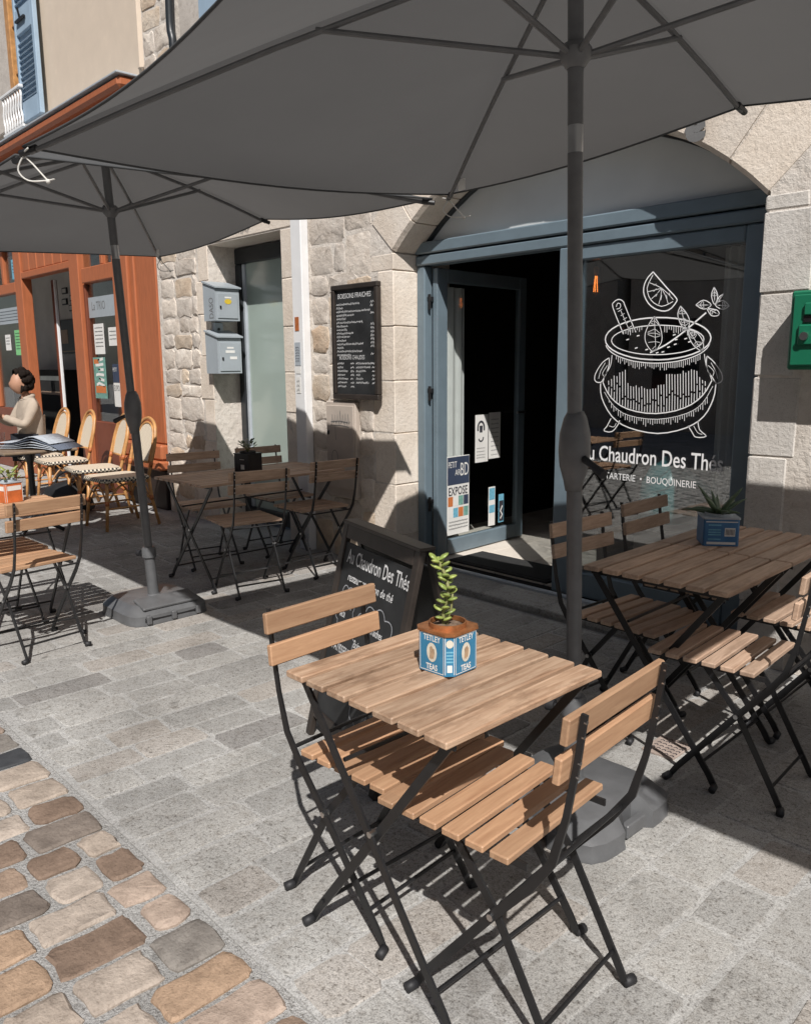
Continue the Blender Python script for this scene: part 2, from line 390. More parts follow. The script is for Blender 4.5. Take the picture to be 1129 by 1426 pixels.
def text_mesh(s, size, xs=1.0, align='LEFT', slant=0, ext=0.0, bold=0.0):
    cu = bpy.data.curves.new('t', 'FONT'); cu.body = s; cu.size = size; cu.align_x = align; cu.shear = slant
    cu.extrude = ext; cu.offset = bold; cu.resolution_u = 3
    o = bpy.data.objects.new('t', cu); col.objects.link(o)
    bpy.context.view_layer.update()
    me = bpy.data.meshes.new_from_object(o.evaluated_get(bpy.context.evaluated_depsgraph_get()))
    vs = [(v.co.x*xs, v.co.y) for v in me.vertices]; fs = [tuple(p.vertices) for p in me.polygons]
    bpy.data.objects.remove(o); bpy.data.curves.remove(cu); bpy.data.meshes.remove(me)
    return vs, fs
def put_text(mb, s, fn, u, v, size, xs=1., align='LEFT', slant=0, jit=0, bold=0.):
    vs, fs = text_mesh(s, size, xs, align, slant, 0, bold)
    mb.add([fn(u+a+random.uniform(-jit,jit), v+b+random.uniform(-jit,jit)) for a, b in vs], fs)
def scribble(mb, fn, u0, u1, v, h, w, dens=1.6):
    n = max(4, int((u1-u0)/h*dens*2)); pts = []
    for i in range(n+1):
        pts.append((u0+(u1-u0)*i/n, v+(h*random.uniform(.55,1.) if i % 2 else h*random.uniform(-.05,.25))))
        if random.random() < .14 and len(pts) > 3:
            mb.ribbon(pts, w, fn); pts = []
    if len(pts) > 1: mb.ribbon(pts, w, fn)
def smoothpts(pts, n=5, closed=False):
    out = []; m = len(pts)
    for i in range(m if closed else m-1):
        g = (lambda j: Vector(pts[j % m])) if closed else (lambda j: Vector(pts[min(max(j,0),m-1)]))
        p0, p1, p2, p3 = g(i-1), g(i), g(i+1), g(i+2)
        for k in range(n):
            t = k/n; out.append(.5*((2*p1)+(-p0+p2)*t+(2*p0-5*p1+4*p2-p3)*t*t+(-p0+3*p1-3*p2+p3)*t**3))
    if not closed: out.append(Vector(pts[-1]))
    return out
DECAL = [
(7,[(-1974,1541),(-1977,1523),(-1988,1505),(-2007,1489),(-2034,1474),(-2068,1461),(-2109,1450),(-2155,1442),(-2205,1436),(-2258,1434),(-2312,1436),(-2365,1440),(-2417,1448),(-2464,1460),(-2506,1474),(-2540,1490),(-2566,1508),(-2583,1528),(-2589,1548),(-2585,1568),(-2571,1587),(-2548,1604),(-2515,1620),(-2475,1633),(-2430,1643),(-2380,1650),(-2327,1653),(-2274,1653),(-2221,1650),(-2170,1644),(-2123,1635),(-2081,1623),(-2045,1609),(-2016,1594),(-1994,1577),(-1980,1559),(-1974,1541)]),
(5,[(-2011,1535),(-2013,1522),(-2024,1510),(-2041,1499),(-2065,1488),(-2095,1479),(-2131,1471),(-2172,1466),(-2216,1462),(-2262,1461),(-2309,1462),(-2356,1465),(-2400,1471),(-2441,1479),(-2477,1489),(-2507,1500),(-2529,1513),(-2543,1526),(-2549,1540),(-2545,1554),(-2533,1567),(-2512,1579),(-2484,1590),(-2449,1599),(-2409,1606),(-2366,1611),(-2320,1613),(-2273,1614),(-2227,1611),(-2182,1607),(-2141,1601),(-2104,1592),(-2073,1583),(-2047,1572),(-2028,1560),(-2015,1548),(-2011,1535)]),
(5,[(-1979,1513),(-1984,1500),(-1993,1488),(-2007,1476),(-2023,1465),(-2044,1455),(-2067,1446),(-2094,1438),(-2123,1431),(-2154,1425),(-2188,1421),(-2223,1418),(-2259,1417),(-2296,1417),(-2332,1419),(-2368,1423),(-2404,1428),(-2437,1435),(-2468,1444),(-2497,1453),(-2522,1464),(-2544,1476),(-2562,1489),(-2576,1503),(-2584,1517)]),
(6,[(-2609,1306),(-2609,1287),(-2607,1259),(-2598,1227),(-2581,1193),(-2556,1156),(-2527,1124),(-2495,1100),(-2459,1081),(-2416,1067),(-2362,1055),(-2301,1047),(-2242,1045),(-2184,1053),(-2128,1067),(-2080,1084),(-2043,1103),(-2013,1123),(-1988,1147),(-1968,1175),(-1954,1205),(-1943,1235),(-1936,1266),(-1934,1298),(-1932,1320)]),
(6,[(-2594,1312),(-2582,1289),(-2563,1258),(-2538,1229),(-2509,1206),(-2475,1186),(-2433,1170),(-2379,1158),(-2318,1151),(-2258,1151),(-2201,1158),(-2145,1170),(-2097,1187),(-2058,1206),(-2027,1228),(-2002,1252),(-1981,1280),(-1966,1309),(-1956,1329)]),
(3,[(-2582,1259),(-2567,1238),(-2544,1209),(-2518,1182),(-2490,1163),(-2459,1146),(-2419,1134),(-2366,1125),(-2305,1120),(-2246,1121),(-2188,1129),(-2132,1142),(-2084,1158),(-2049,1174),(-2022,1192),(-1999,1214),(-1978,1244),(-1961,1277),(-1949,1301)]),
(4,[(-2542,1462),(-2543,1448),(-2545,1426),(-2549,1406),(-2558,1388),(-2570,1370),(-2580,1354),(-2587,1337),(-2591,1322),(-2594,1312)]),
(4,[(-2004,1461),(-2001,1446),(-1996,1424),(-1991,1404),(-1983,1387),(-1975,1371),(-1967,1357),(-1962,1345),(-1958,1335),(-1956,1329)]),
(5,[(-2559,1447),(-2570,1442),(-2586,1433),(-2601,1422),(-2617,1404),(-2632,1383),(-2643,1364),(-2649,1348),(-2650,1333),(-2647,1322),(-2637,1314),(-2623,1311),(-2609,1312),(-2600,1318),(-2593,1330),(-2586,1341),(-2579,1352),(-2574,1363),(-2569,1375),(-2564,1388),(-2560,1403),(-2558,1416),(-2558,1428),(-2559,1439),(-2559,1447)]),
(3,[(-2583,1421),(-2591,1409),(-2602,1392),(-2612,1375),(-2617,1359),(-2621,1343),(-2623,1332)]),
(3,[(-2570,1406),(-2579,1394),(-2591,1378),(-2599,1364),(-2597,1355),(-2591,1348),(-2586,1343)]),
(5,[(-1988,1451),(-1978,1443),(-1963,1432),(-1948,1418),(-1934,1402),(-1919,1383),(-1908,1367),(-1903,1352),(-1901,1340),(-1903,1329),(-1910,1321),(-1920,1316),(-1930,1315),(-1939,1323),(-1948,1335),(-1957,1348),(-1965,1357),(-1972,1366),(-1979,1376),(-1984,1389),(-1989,1404),(-1991,1418),(-1991,1431),(-1990,1443),(-1988,1451)]),
(3,[(-1966,1418),(-1959,1407),(-1948,1391),(-1939,1376),(-1933,1362),(-1929,1348),(-1926,1339)]),
(3,[(-1980,1404),(-1971,1397),(-1958,1386),(-1949,1376),(-1947,1367),(-1950,1358),(-1952,1352)]),
(5,[(-2533,1113),(-2539,1102),(-2548,1085),(-2556,1070),(-2565,1059),(-2575,1049),(-2576,1042),(-2563,1038),(-2543,1036),(-2524,1040),(-2509,1051),(-2496,1068),(-2486,1082),(-2481,1092),(-2479,1100),(-2478,1105)]),
(3,[(-2543,1071),(-2535,1069),(-2523,1066),(-2512,1067),(-2506,1073),(-2502,1082),(-2499,1089)]),
(5,[(-2070,1095),(-2062,1084),(-2051,1070),(-2042,1057),(-2036,1048),(-2031,1042),(-2023,1039),(-2004,1038),(-1981,1041),(-1968,1047),(-1975,1055),(-1992,1066),(-2006,1078),(-2012,1094),(-2016,1110),(-2017,1122)]),
(3,[(-2039,1096),(-2033,1087),(-2025,1074),(-2016,1063),(-2006,1058),(-1996,1056),(-1990,1055)]),
(4,[(-2558,1322),(-2556,1299)]),
(4,[(-2555,1288),(-2555,1253)]),
(4,[(-2540,1331),(-2537,1290)]),
(4,[(-2537,1279),(-2536,1234)]),
(4,[(-2524,1350),(-2519,1272)]),
(4,[(-2519,1261),(-2518,1219)]),
(4,[(-2506,1347),(-2503,1313)]),
(4,[(-2503,1302),(-2500,1206)]),
(4,[(-2489,1367),(-2485,1296)]),
(4,[(-2485,1285),(-2482,1195)]),
(4,[(-2472,1372),(-2465,1230)]),
(4,[(-2464,1219),(-2464,1187)]),
(4,[(-2455,1382),(-2448,1242)]),
(4,[(-2447,1232),(-2446,1180)]),
(4,[(-2435,1310),(-2430,1229)]),
(4,[(-2430,1219),(-2429,1175)]),
(4,[(-2417,1294),(-2413,1225)]),
(4,[(-2412,1215),(-2411,1171)]),
(4,[(-2400,1291),(-2396,1228)]),
(4,[(-2395,1218),(-2394,1167)]),
(4,[(-2384,1298),(-2378,1216)]),
(4,[(-2378,1206),(-2377,1164)]),
(4,[(-2366,1287),(-2361,1208)]),
(4,[(-2361,1197),(-2360,1162)]),
(4,[(-2350,1294),(-2346,1234)]),
(4,[(-2345,1224),(-2343,1160)]),
(4,[(-2333,1285),(-2327,1197)]),
(4,[(-2327,1187),(-2326,1158)]),
(4,[(-2316,1279),(-2311,1206)]),
(4,[(-2311,1196),(-2310,1157)]),
(4,[(-2299,1279),(-2295,1206)]),
(4,[(-2294,1196),(-2293,1156)]),
(4,[(-2283,1283),(-2279,1228)]),
(4,[(-2279,1218),(-2277,1156)]),
(4,[(-2267,1284),(-2263,1226)]),
(4,[(-2262,1216),(-2260,1157)]),
(4,[(-2252,1301),(-2245,1199)]),
(4,[(-2245,1189),(-2244,1158)]),
(4,[(-2236,1304),(-2232,1253)]),
(4,[(-2232,1243),(-2228,1160)]),
(4,[(-2220,1305),(-2213,1198)]),
(4,[(-2213,1188),(-2212,1162)]),
(4,[(-2207,1359),(-2200,1244)]),
(4,[(-2199,1234),(-2196,1165)]),
(4,[(-2191,1360),(-2185,1258)]),
(4,[(-2184,1248),(-2181,1168)]),
(4,[(-2176,1360),(-2170,1276)]),
(4,[(-2169,1266),(-2165,1171)]),
(4,[(-2160,1358),(-2153,1257)]),
(4,[(-2153,1248),(-2150,1175)]),
(4,[(-2144,1360),(-2137,1252)]),
(4,[(-2137,1242),(-2134,1180)]),
(4,[(-2129,1361),(-2121,1240)]),
(4,[(-2120,1230),(-2119,1184)]),
(4,[(-2114,1377),(-2107,1261)]),
(4,[(-2106,1252),(-2104,1190)]),
(4,[(-2099,1367),(-2091,1249)]),
(4,[(-2090,1239),(-2089,1196)]),
(4,[(-2084,1376),(-2076,1251)]),
(4,[(-2075,1242),(-2074,1203)]),
(4,[(-2069,1384),(-2062,1274)]),
(4,[(-2061,1264),(-2059,1212)]),
(4,[(-2054,1381),(-2047,1272)]),
(4,[(-2046,1262),(-2045,1221)]),
(4,[(-2039,1376),(-2034,1313)]),
(4,[(-2033,1304),(-2030,1232)]),
(4,[(-2022,1345),(-2017,1279)]),
(4,[(-2016,1269),(-2016,1244)]),
(4,[(-2006,1331),(-2004,1314)]),
(4,[(-2004,1304),(-2002,1258)]),
(4,[(-1991,1325),(-1989,1302)]),
(4,[(-1988,1292),(-1988,1275)]),
(3,[(-2515,1462),(-2514,1439)]),
(3,[(-2502,1456),(-2500,1422)]),
(3,[(-2488,1451),(-2487,1415)]),
(3,[(-2475,1446),(-2474,1429)]),
(3,[(-2462,1442),(-2460,1412)]),
(3,[(-2449,1438),(-2448,1421)]),
(3,[(-2436,1435),(-2434,1403)]),
(3,[(-2423,1432),(-2421,1408)]),
(3,[(-2410,1429),(-2408,1393)]),
(3,[(-2397,1427),(-2395,1389)]),
(3,[(-2384,1425),(-2382,1397)]),
(3,[(-2371,1423),(-2369,1385)]),
(3,[(-2358,1421),(-2357,1398)]),
(3,[(-2346,1419),(-2345,1402)]),
(3,[(-2333,1418),(-2332,1389)]),
(3,[(-2321,1417),(-2320,1401)]),
(3,[(-2308,1416),(-2307,1396)]),
(3,[(-2296,1416),(-2294,1391)]),
(3,[(-2283,1415),(-2282,1386)]),
(3,[(-2271,1415),(-2270,1396)]),
(3,[(-2259,1415),(-2258,1398)]),
(3,[(-2247,1415),(-2245,1380)]),
(3,[(-2235,1415),(-2233,1393)]),
(3,[(-2223,1415),(-2221,1379)]),
(3,[(-2211,1416),(-2209,1381)]),
(3,[(-2199,1417),(-2197,1393)]),
(3,[(-2187,1418),(-2185,1392)]),
(3,[(-2175,1419),(-2174,1392)]),
(3,[(-2163,1420),(-2162,1391)]),
(3,[(-2152,1422),(-2150,1394)]),
(3,[(-2140,1424),(-2138,1396)]),
(3,[(-2128,1426),(-2127,1397)]),
(3,[(-2117,1428),(-2115,1393)]),
(3,[(-2105,1431),(-2104,1405)]),
(3,[(-2094,1433),(-2093,1409)]),
(3,[(-2083,1437),(-2081,1406)]),
(3,[(-2072,1440),(-2070,1420)]),
(3,[(-2060,1444),(-2059,1422)]),
(3,[(-2049,1448),(-2047,1412)]),
(3,[(-2038,1453),(-2037,1427)]),
(3,[(-2027,1458),(-2026,1432)]),
(3,[(-2550,1216),(-2549,1201)]),
(3,[(-2534,1198),(-2533,1171)]),
(3,[(-2519,1183),(-2517,1152)]),
(3,[(-2504,1172),(-2503,1157)]),
(3,[(-2489,1162),(-2487,1129)]),
(3,[(-2474,1153),(-2472,1120)]),
(3,[(-2459,1147),(-2458,1130)]),
(3,[(-2444,1141),(-2443,1108)]),
(3,[(-2430,1137),(-2429,1109)]),
(3,[(-2416,1133),(-2414,1099)]),
(3,[(-2401,1130),(-2400,1106)]),
(3,[(-2387,1128),(-2385,1093)]),
(3,[(-2373,1126),(-2371,1090)]),
(3,[(-2359,1124),(-2358,1109)]),
(3,[(-2345,1123),(-2344,1107)]),
(3,[(-2331,1122),(-2329,1088)]),
(3,[(-2317,1121),(-2315,1079)]),
(3,[(-2303,1120),(-2302,1099)]),
(3,[(-2290,1120),(-2288,1093)]),
(3,[(-2276,1120),(-2274,1089)]),
(3,[(-2262,1120),(-2261,1097)]),
(3,[(-2249,1121),(-2248,1097)]),
(3,[(-2236,1122),(-2234,1099)]),
(3,[(-2222,1123),(-2221,1099)]),
(3,[(-2209,1125),(-2208,1095)]),
(3,[(-2196,1128),(-2195,1105)]),
(3,[(-2183,1130),(-2182,1106)]),
(3,[(-2170,1133),(-2168,1097)]),
(3,[(-2157,1136),(-2156,1121)]),
(3,[(-2144,1139),(-2143,1109)]),
(3,[(-2132,1142),(-2130,1108)]),
(3,[(-2119,1146),(-2118,1124)]),
(3,[(-2106,1150),(-2105,1130)]),
(3,[(-2094,1154),(-2092,1119)]),
(3,[(-2081,1159),(-2080,1139)]),
(3,[(-2069,1164),(-2068,1145)]),
(3,[(-2057,1170),(-2055,1144)]),
(3,[(-2045,1177),(-2043,1144)]),
(3,[(-2033,1185),(-2032,1168)]),
(3,[(-2021,1194),(-2019,1171)]),
(3,[(-2009,1204),(-2008,1182)]),
(3,[(-1997,1216),(-1995,1180)]),
(3,[(-1986,1231),(-1984,1206)]),
(3,[(-1975,1249),(-1973,1213)]),
(3,[(-2476,1594),(-2475,1577)]),
(3,[(-2462,1597),(-2461,1575)]),
(3,[(-2448,1600),(-2447,1570)]),
(3,[(-2434,1603),(-2432,1566)]),
(3,[(-2420,1605),(-2419,1580)]),
(3,[(-2406,1607),(-2406,1588)]),
(3,[(-2393,1608),(-2392,1593)]),
(3,[(-2379,1609),(-2378,1583)]),
(3,[(-2365,1610),(-2365,1593)]),
(3,[(-2232,1609),(-2230,1576)]),
(3,[(-2219,1608),(-2217,1574)]),
(3,[(-2206,1607),(-2205,1590)]),
(3,[(-2193,1605),(-2192,1586)]),
(3,[(-2180,1604),(-2178,1570)]),
(3,[(-2167,1602),(-2165,1573)]),
(3,[(-2154,1599),(-2152,1566)]),
(3,[(-2141,1597),(-2140,1576)]),
(3,[(-2129,1594),(-2128,1579)]),
(3,[(-2116,1591),(-2115,1572)]),
(3,[(-2103,1588),(-2101,1556)]),
(3,[(-2090,1584),(-2089,1566)]),
(3,[(-2078,1580),(-2077,1560)]),
(3,[(-2065,1575),(-2064,1553)]),
(5,[(-2475,1573),(-2496,1614),(-2526,1672),(-2547,1717),(-2552,1736),(-2548,1743),(-2542,1747),(-2534,1754),(-2523,1758),(-2513,1760),(-2503,1758),(-2494,1754),(-2485,1747),(-2480,1741),(-2477,1732),(-2467,1713),(-2446,1671),(-2419,1618),(-2399,1581)]),
(4,[(-2527,1721),(-2525,1726),(-2523,1734),(-2520,1739),(-2514,1740),(-2507,1738),(-2502,1735),(-2500,1729),(-2500,1721),(-2503,1715),(-2509,1711),(-2517,1710),(-2524,1709)]),
(3,[(-2514,1695),(-2490,1707)]),
(3,[(-2497,1672),(-2474,1684)]),
(3,[(-2481,1650),(-2458,1662)]),
(3,[(-2464,1627),(-2442,1639)]),
(3,[(-2448,1604),(-2425,1616)]),
(3,[(-2498,1699),(-2434,1582)]),
(6,[(-2313,1888),(-2324,1878),(-2340,1864),(-2352,1847),(-2360,1830),(-2364,1810),(-2364,1790),(-2358,1770),(-2347,1749),(-2333,1730),(-2316,1714),(-2296,1701),(-2276,1692),(-2255,1686),(-2234,1684),(-2216,1687),(-2198,1697),(-2183,1712),(-2173,1726),(-2169,1733),(-2169,1739),(-2176,1749),(-2192,1766),(-2215,1787),(-2238,1810),(-2265,1838),(-2293,1867),(-2313,1888)]),
(4,[(-2313,1873),(-2323,1856),(-2336,1832),(-2344,1808),(-2340,1786),(-2331,1763),(-2317,1744),(-2299,1728),(-2277,1716),(-2255,1709),(-2231,1713),(-2208,1722),(-2191,1730)]),
(3,[(-2260,1802),(-2294,1819),(-2338,1837)]),
(3,[(-2305,1819),(-2290,1825)]),
(3,[(-2260,1802),(-2294,1795),(-2338,1789)]),
(3,[(-2305,1787),(-2290,1801)]),
(3,[(-2260,1802),(-2284,1775),(-2317,1749)]),
(3,[(-2291,1760),(-2280,1781)]),
(3,[(-2260,1802),(-2261,1760),(-2272,1719)]),
(3,[(-2261,1741),(-2257,1766)]),
(3,[(-2260,1802),(-2234,1760),(-2217,1719)]),
(3,[(-2225,1740),(-2230,1766)]),
(3,[(-2260,1802),(-2220,1770),(-2190,1739)]),
(3,[(-2206,1754),(-2216,1776)]),
(4,[(-2294,1660),(-2284,1647),(-2271,1629),(-2260,1610),(-2253,1593),(-2248,1577),(-2245,1561),(-2243,1547),(-2244,1535),(-2247,1522),(-2255,1509),(-2265,1495),(-2276,1486),(-2285,1481),(-2294,1480),(-2304,1484),(-2315,1494),(-2327,1509),(-2336,1524),(-2342,1540),(-2344,1557),(-2343,1574),(-2337,1592),(-2328,1611),(-2319,1627),(-2310,1641),(-2300,1652),(-2294,1660)]),
(3,[(-2294,1660),(-2276,1486)]),
(2.5,[(-2292,1638),(-2268,1617)]),
(2.5,[(-2292,1638),(-2312,1630)]),
(2.5,[(-2289,1617),(-2268,1612)]),
(2.5,[(-2289,1617),(-2311,1624)]),
(2.5,[(-2287,1595),(-2255,1570)]),
(2.5,[(-2287,1595),(-2329,1579)]),
(2.5,[(-2285,1573),(-2255,1564)]),
(2.5,[(-2285,1573),(-2328,1574)]),
(2.5,[(-2283,1551),(-2254,1559)]),
(2.5,[(-2283,1551),(-2328,1568)]),
(2.5,[(-2280,1529),(-2255,1524)]),
(2.5,[(-2280,1529),(-2322,1526)]),
(2.5,[(-2278,1508),(-2276,1491)]),
(2.5,[(-2278,1508),(-2297,1490)]),
(4,[(-2147,1705),(-2138,1695),(-2124,1681),(-2112,1666),(-2103,1652),(-2096,1637),(-2093,1623),(-2095,1607),(-2102,1591),(-2111,1584),(-2122,1590),(-2134,1604),(-2145,1620),(-2153,1636),(-2159,1653),(-2161,1668),(-2158,1683),(-2152,1696),(-2147,1705)]),
(3,[(-2147,1705),(-2111,1584)]),
(2.5,[(-2141,1685),(-2119,1671)]),
(2.5,[(-2141,1685),(-2156,1672)]),
(2.5,[(-2135,1665),(-2118,1666)]),
(2.5,[(-2135,1665),(-2155,1667)]),
(2.5,[(-2129,1645),(-2102,1628)]),
(2.5,[(-2129,1645),(-2141,1626)]),
(2.5,[(-2123,1624),(-2100,1623)]),
(2.5,[(-2123,1624),(-2139,1621)]),
(2.5,[(-2117,1604),(-2099,1618)]),
(2.5,[(-2117,1604),(-2138,1616)]),
(4,[(-2099,1585),(-2084,1581),(-2064,1574),(-2046,1565),(-2032,1550),(-2020,1533),(-2013,1517),(-2010,1501),(-2012,1486),(-2018,1478),(-2031,1481),(-2048,1492),(-2063,1504),(-2074,1517),(-2084,1533),(-2091,1547),(-2096,1562),(-2098,1576),(-2099,1585)]),
(3,[(-2099,1585),(-2018,1478)]),
(2.5,[(-2087,1570),(-2056,1566)]),
(2.5,[(-2087,1570),(-2090,1553)]),
(2.5,[(-2076,1554),(-2053,1562)]),
(2.5,[(-2076,1554),(-2087,1549)]),
(2.5,[(-2064,1539),(-2051,1558)]),
(2.5,[(-2064,1539),(-2085,1545)]),
(2.5,[(-2053,1524),(-2023,1519)]),
(2.5,[(-2053,1524),(-2060,1509)]),
(2.5,[(-2041,1508),(-2020,1515)]),
(2.5,[(-2041,1508),(-2057,1505)]),
(2.5,[(-2030,1493),(-2021,1482)]),
(2.5,[(-2030,1493),(-2021,1482)]),
(4,[(-1973,1787),(-1966,1776),(-1957,1760),(-1952,1745),(-1953,1727),(-1958,1710),(-1964,1702),(-1972,1710),(-1980,1729),(-1985,1747),(-1983,1762),(-1977,1777),(-1973,1787)]),
(3,[(-1973,1787),(-1964,1702)]),
(2.5,[(-1970,1766),(-1957,1750)]),
(2.5,[(-1970,1766),(-1981,1751)]),
(2.5,[(-1968,1744),(-1956,1745)]),
(2.5,[(-1968,1744),(-1981,1746)]),
(2.5,[(-1966,1723),(-1965,1707)]),
(2.5,[(-1966,1723),(-1965,1707)]),
(4,[(-1889,1691),(-1898,1701),(-1911,1713),(-1924,1720),(-1940,1717),(-1955,1709),(-1962,1700),(-1954,1691),(-1937,1681),(-1921,1676),(-1909,1679),(-1897,1686),(-1889,1691)]),
(3,[(-1889,1691),(-1962,1700)]),
(2.5,[(-1907,1693),(-1920,1714)]),
(2.5,[(-1907,1693),(-1918,1680)]),
(2.5,[(-1925,1695),(-1925,1714)]),
(2.5,[(-1925,1695),(-1922,1681)]),
(2.5,[(-1944,1698),(-1957,1699)]),
(2.5,[(-1944,1698),(-1957,1699)]),
(4,[(-2065,1705),(-2055,1713),(-2040,1723),(-2025,1727),(-2008,1722),(-1990,1711),(-1982,1701),(-1989,1693),(-2004,1685),(-2021,1683),(-2037,1688),(-2053,1698),(-2065,1705)]),
(3,[(-2065,1705),(-1982,1701)]),
(2.5,[(-2044,1704),(-2030,1722)]),
(2.5,[(-2044,1704),(-2026,1688)]),
(2.5,[(-2023,1703),(-2025,1721)]),
(2.5,[(-2023,1703),(-2021,1688)]),
(2.5,[(-2002,1702),(-1987,1701)]),
(2.5,[(-2002,1702),(-1987,1701)]),
(4,[(-2005,1686),(-1990,1684),(-1969,1680),(-1953,1676),(-1943,1668),(-1938,1658),(-1938,1651),(-1948,1647),(-1964,1646),(-1979,1649),(-1989,1660),(-1999,1675),(-2005,1686)]),
(3,[(-2005,1686),(-1938,1651)]),
(2.5,[(-1988,1677),(-1962,1676)]),
(2.5,[(-1988,1677),(-1981,1656)]),
(2.5,[(-1971,1668),(-1957,1674)]),
(2.5,[(-1971,1668),(-1977,1654)]),
(2.5,[(-1955,1660),(-1943,1653)]),
(2.5,[(-1955,1660),(-1943,1653)]),
(4,[(-1923,1752),(-1927,1745),(-1934,1735),(-1940,1726),(-1946,1717),(-1952,1709),(-1955,1707),(-1954,1713),(-1951,1725),(-1947,1735),(-1939,1742),(-1929,1748),(-1923,1752)]),
(3,[(-1923,1752),(-1955,1707)]),
(2.5,[(-1933,1737),(-1939,1729)]),
(2.5,[(-1933,1737),(-1943,1736)]),
(2.5,[(-1944,1722),(-1941,1725)]),
(2.5,[(-1944,1722),(-1946,1732)]),
(8,[(-2309,1472),(-2286,1482),(-2254,1495),(-2222,1510),(-2193,1527),(-2165,1545),(-2139,1563),(-2118,1578),(-2100,1592),(-2079,1608),(-2053,1629),(-2026,1650),(-2007,1665)]),
(6,[(-2456,1542),(-2440,1546)]),
(6,[(-2393,1561),(-2377,1564)]),
(6,[(-2401,1496),(-2385,1500)]),
(6,[(-2338,1487),(-2322,1490)]),
(6,[(-2211,1497),(-2196,1501)]),
(6,[(-2174,1511),(-2159,1515)]),
(6,[(-2170,1535),(-2155,1538)]),
(6,[(-2117,1538),(-2102,1542)]),
(6,[(-2095,1522),(-2081,1525)]),
(6,[(-2182,1559),(-2167,1563)]),
(6,[(-2275,1469),(-2260,1473)]),
(6,[(-2242,1473),(-2227,1477)]),
]

# ---------------------------------------------------------------- pieces of stone
def rrect(u0, u1, v0, v1, rad, jit, extra=False):
    r = min(rad, (u1-u0)*.4, (v1-v0)*.4); P = []
    um, vm = (u0+u1)/2, (v0+v1)/2
    for cu, cv, q in ((u1-r,v0+r,-90),(u1-r,v1-r,0),(u0+r,v1-r,90),(u0+r,v0+r,180)):
        for a in ((8,45,82) if extra else (15,75)):
            t = R(q+a); P.append((cu+r*math.cos(t)+random.uniform(-jit,jit), cv+r*math.sin(t)+random.uniform(-jit,jit)))
        if extra:
            e = {-90:(u1,vm),0:(um,v1),90:(u0,vm),180:(um,v0)}[q]
            P.append((e[0]+random.uniform(-jit,jit), e[1]+random.uniform(-jit,jit)))
    return P
def piece(mb, poly, fn, h0, h1, bev, dome=0., rough=0.):
    n = len(poly); cu = sum(p[0] for p in poly)/n; cv = sum(p[1] for p in poly)/n
    def inset(d):
        o = []
        for u, v in poly:
            l = math.hypot(u-cu, v-cv) or 1; k = max(.2, 1-d/l); o.append((cu+(u-cu)*k, cv+(v-cv)*k))
        return o
    rings = [(poly,h0,0),(poly,h1-bev,0),(inset(bev*1.1),h1,rough),(inset(bev*1.1+min(.05,.22*max(abs(p[0]-cu) for p in poly))),h1+dome*.7,rough)]
    vs = []
    for pl, h, rg in rings: vs += [fn(u, v, h+random.uniform(-rg,rg)) for u, v in pl]
    vs.append(fn(cu, cv, h1+dome)); fs = []
    for i in range(3):
        for k in range(n): fs.append((i*n+k,i*n+(k+1)%n,(i+1)*n+(k+1)%n,(i+1)*n+k))
    for k in range(n): fs.append((3*n+k,3*n+(k+1)%n,4*n))
    return mb.add(vs, fs)
gfn = lambda u, v, h: (u, v, h)

# ---------------------------------------------------------------- ground
KERB = 0.92
pav = tag(MB().box(-60, 60, KERB, 60, -.30, -.0015).build('pavement', 'joint'), kind='structure')
road = tag(MB().box(-60, 60, -60, KERB, -.30, -.007).build('road', 'gravel_joint'), kind='structure')
def sett_rows(x0, x1, y0, y1, cb):
    x = x0
    while x < x1:
        wd = random.uniform(.145, .185); y = y0 + random.uniform(-.25, 0)
        while y < y1:
            L = random.uniform(.22, .44); a = max(y, y0); b = min(y+L, y1)
            if b-a > .08: cb(x, x+wd, a, b)
            y += L
        x += wd
made = [0]
rest = MB()
def place_sett(u0, u1, v0, v1):
    g = random.uniform(.004, .009)
    poly = rrect(u0+g, u1-g, v0+g, v1-g, .020, .007)
    top = random.uniform(-.0006, .0026)
    near = -5.1 < u0 < -.35 and v1 > KERB and made[0] < 296
    if near:
        m = MB(); piece(m, poly, gfn, -.05, top, .004, .0008, .0008)
        q = random.random(); m.build('sett', 'sett_pink' if q < .25 else 'sett_dark' if q > .93 else 'sett', pav, 30); made[0] += 1
    else: piece(rest, poly, gfn, -.05, top, .006)
sett_rows(-5.1, -.35, KERB+.015, 3.56, place_sett)
sett_rows(-13, -5.11, KERB+.015, 3.56, place_sett)
sett_rows(-.34, 3.0, KERB+.015, 3.56, place_sett)
tag(rest.build('setts_far', 'sett', pav), kind='stuff')
made[0] = 0; rest = MB()
def place_cob(u0, u1, v0, v1):
    g = random.uniform(.006, .013)
    poly = rrect(u0+g, u1-g, v0+g, v1-g, random.uniform(.012,.034), .0055, True)
    top = random.uniform(-.001, .006)
    if -3.9 < u0 < -1.0 and v1 > .12 and made[0] < 290:
        m = MB(); piece(m, poly, gfn, -.06, top, .006, .002, .002)
        dark = math.hypot((u0+u1)/2+3.02, (v0+v1)/2-.83) < .085
        m.build('cobble', 'dark_cobble' if dark else 'cobble', road, 35); made[0] += 1
    else: piece(rest, rrect(u0+g,u1-g,v0+g,v1-g,.04,.008), gfn, -.06, top, .011, .006)
x = -9.
while x < 3.:
    wd = random.uniform(.125, .165); y = KERB-.012
    lo = -3.2
    while y > lo:
        L = random.uniform(.115, .24); place_cob(x, x+wd, y-L, y); y -= L
    x += wd
tag(rest.build('cobbles_far', 'sett', road), kind='stuff')

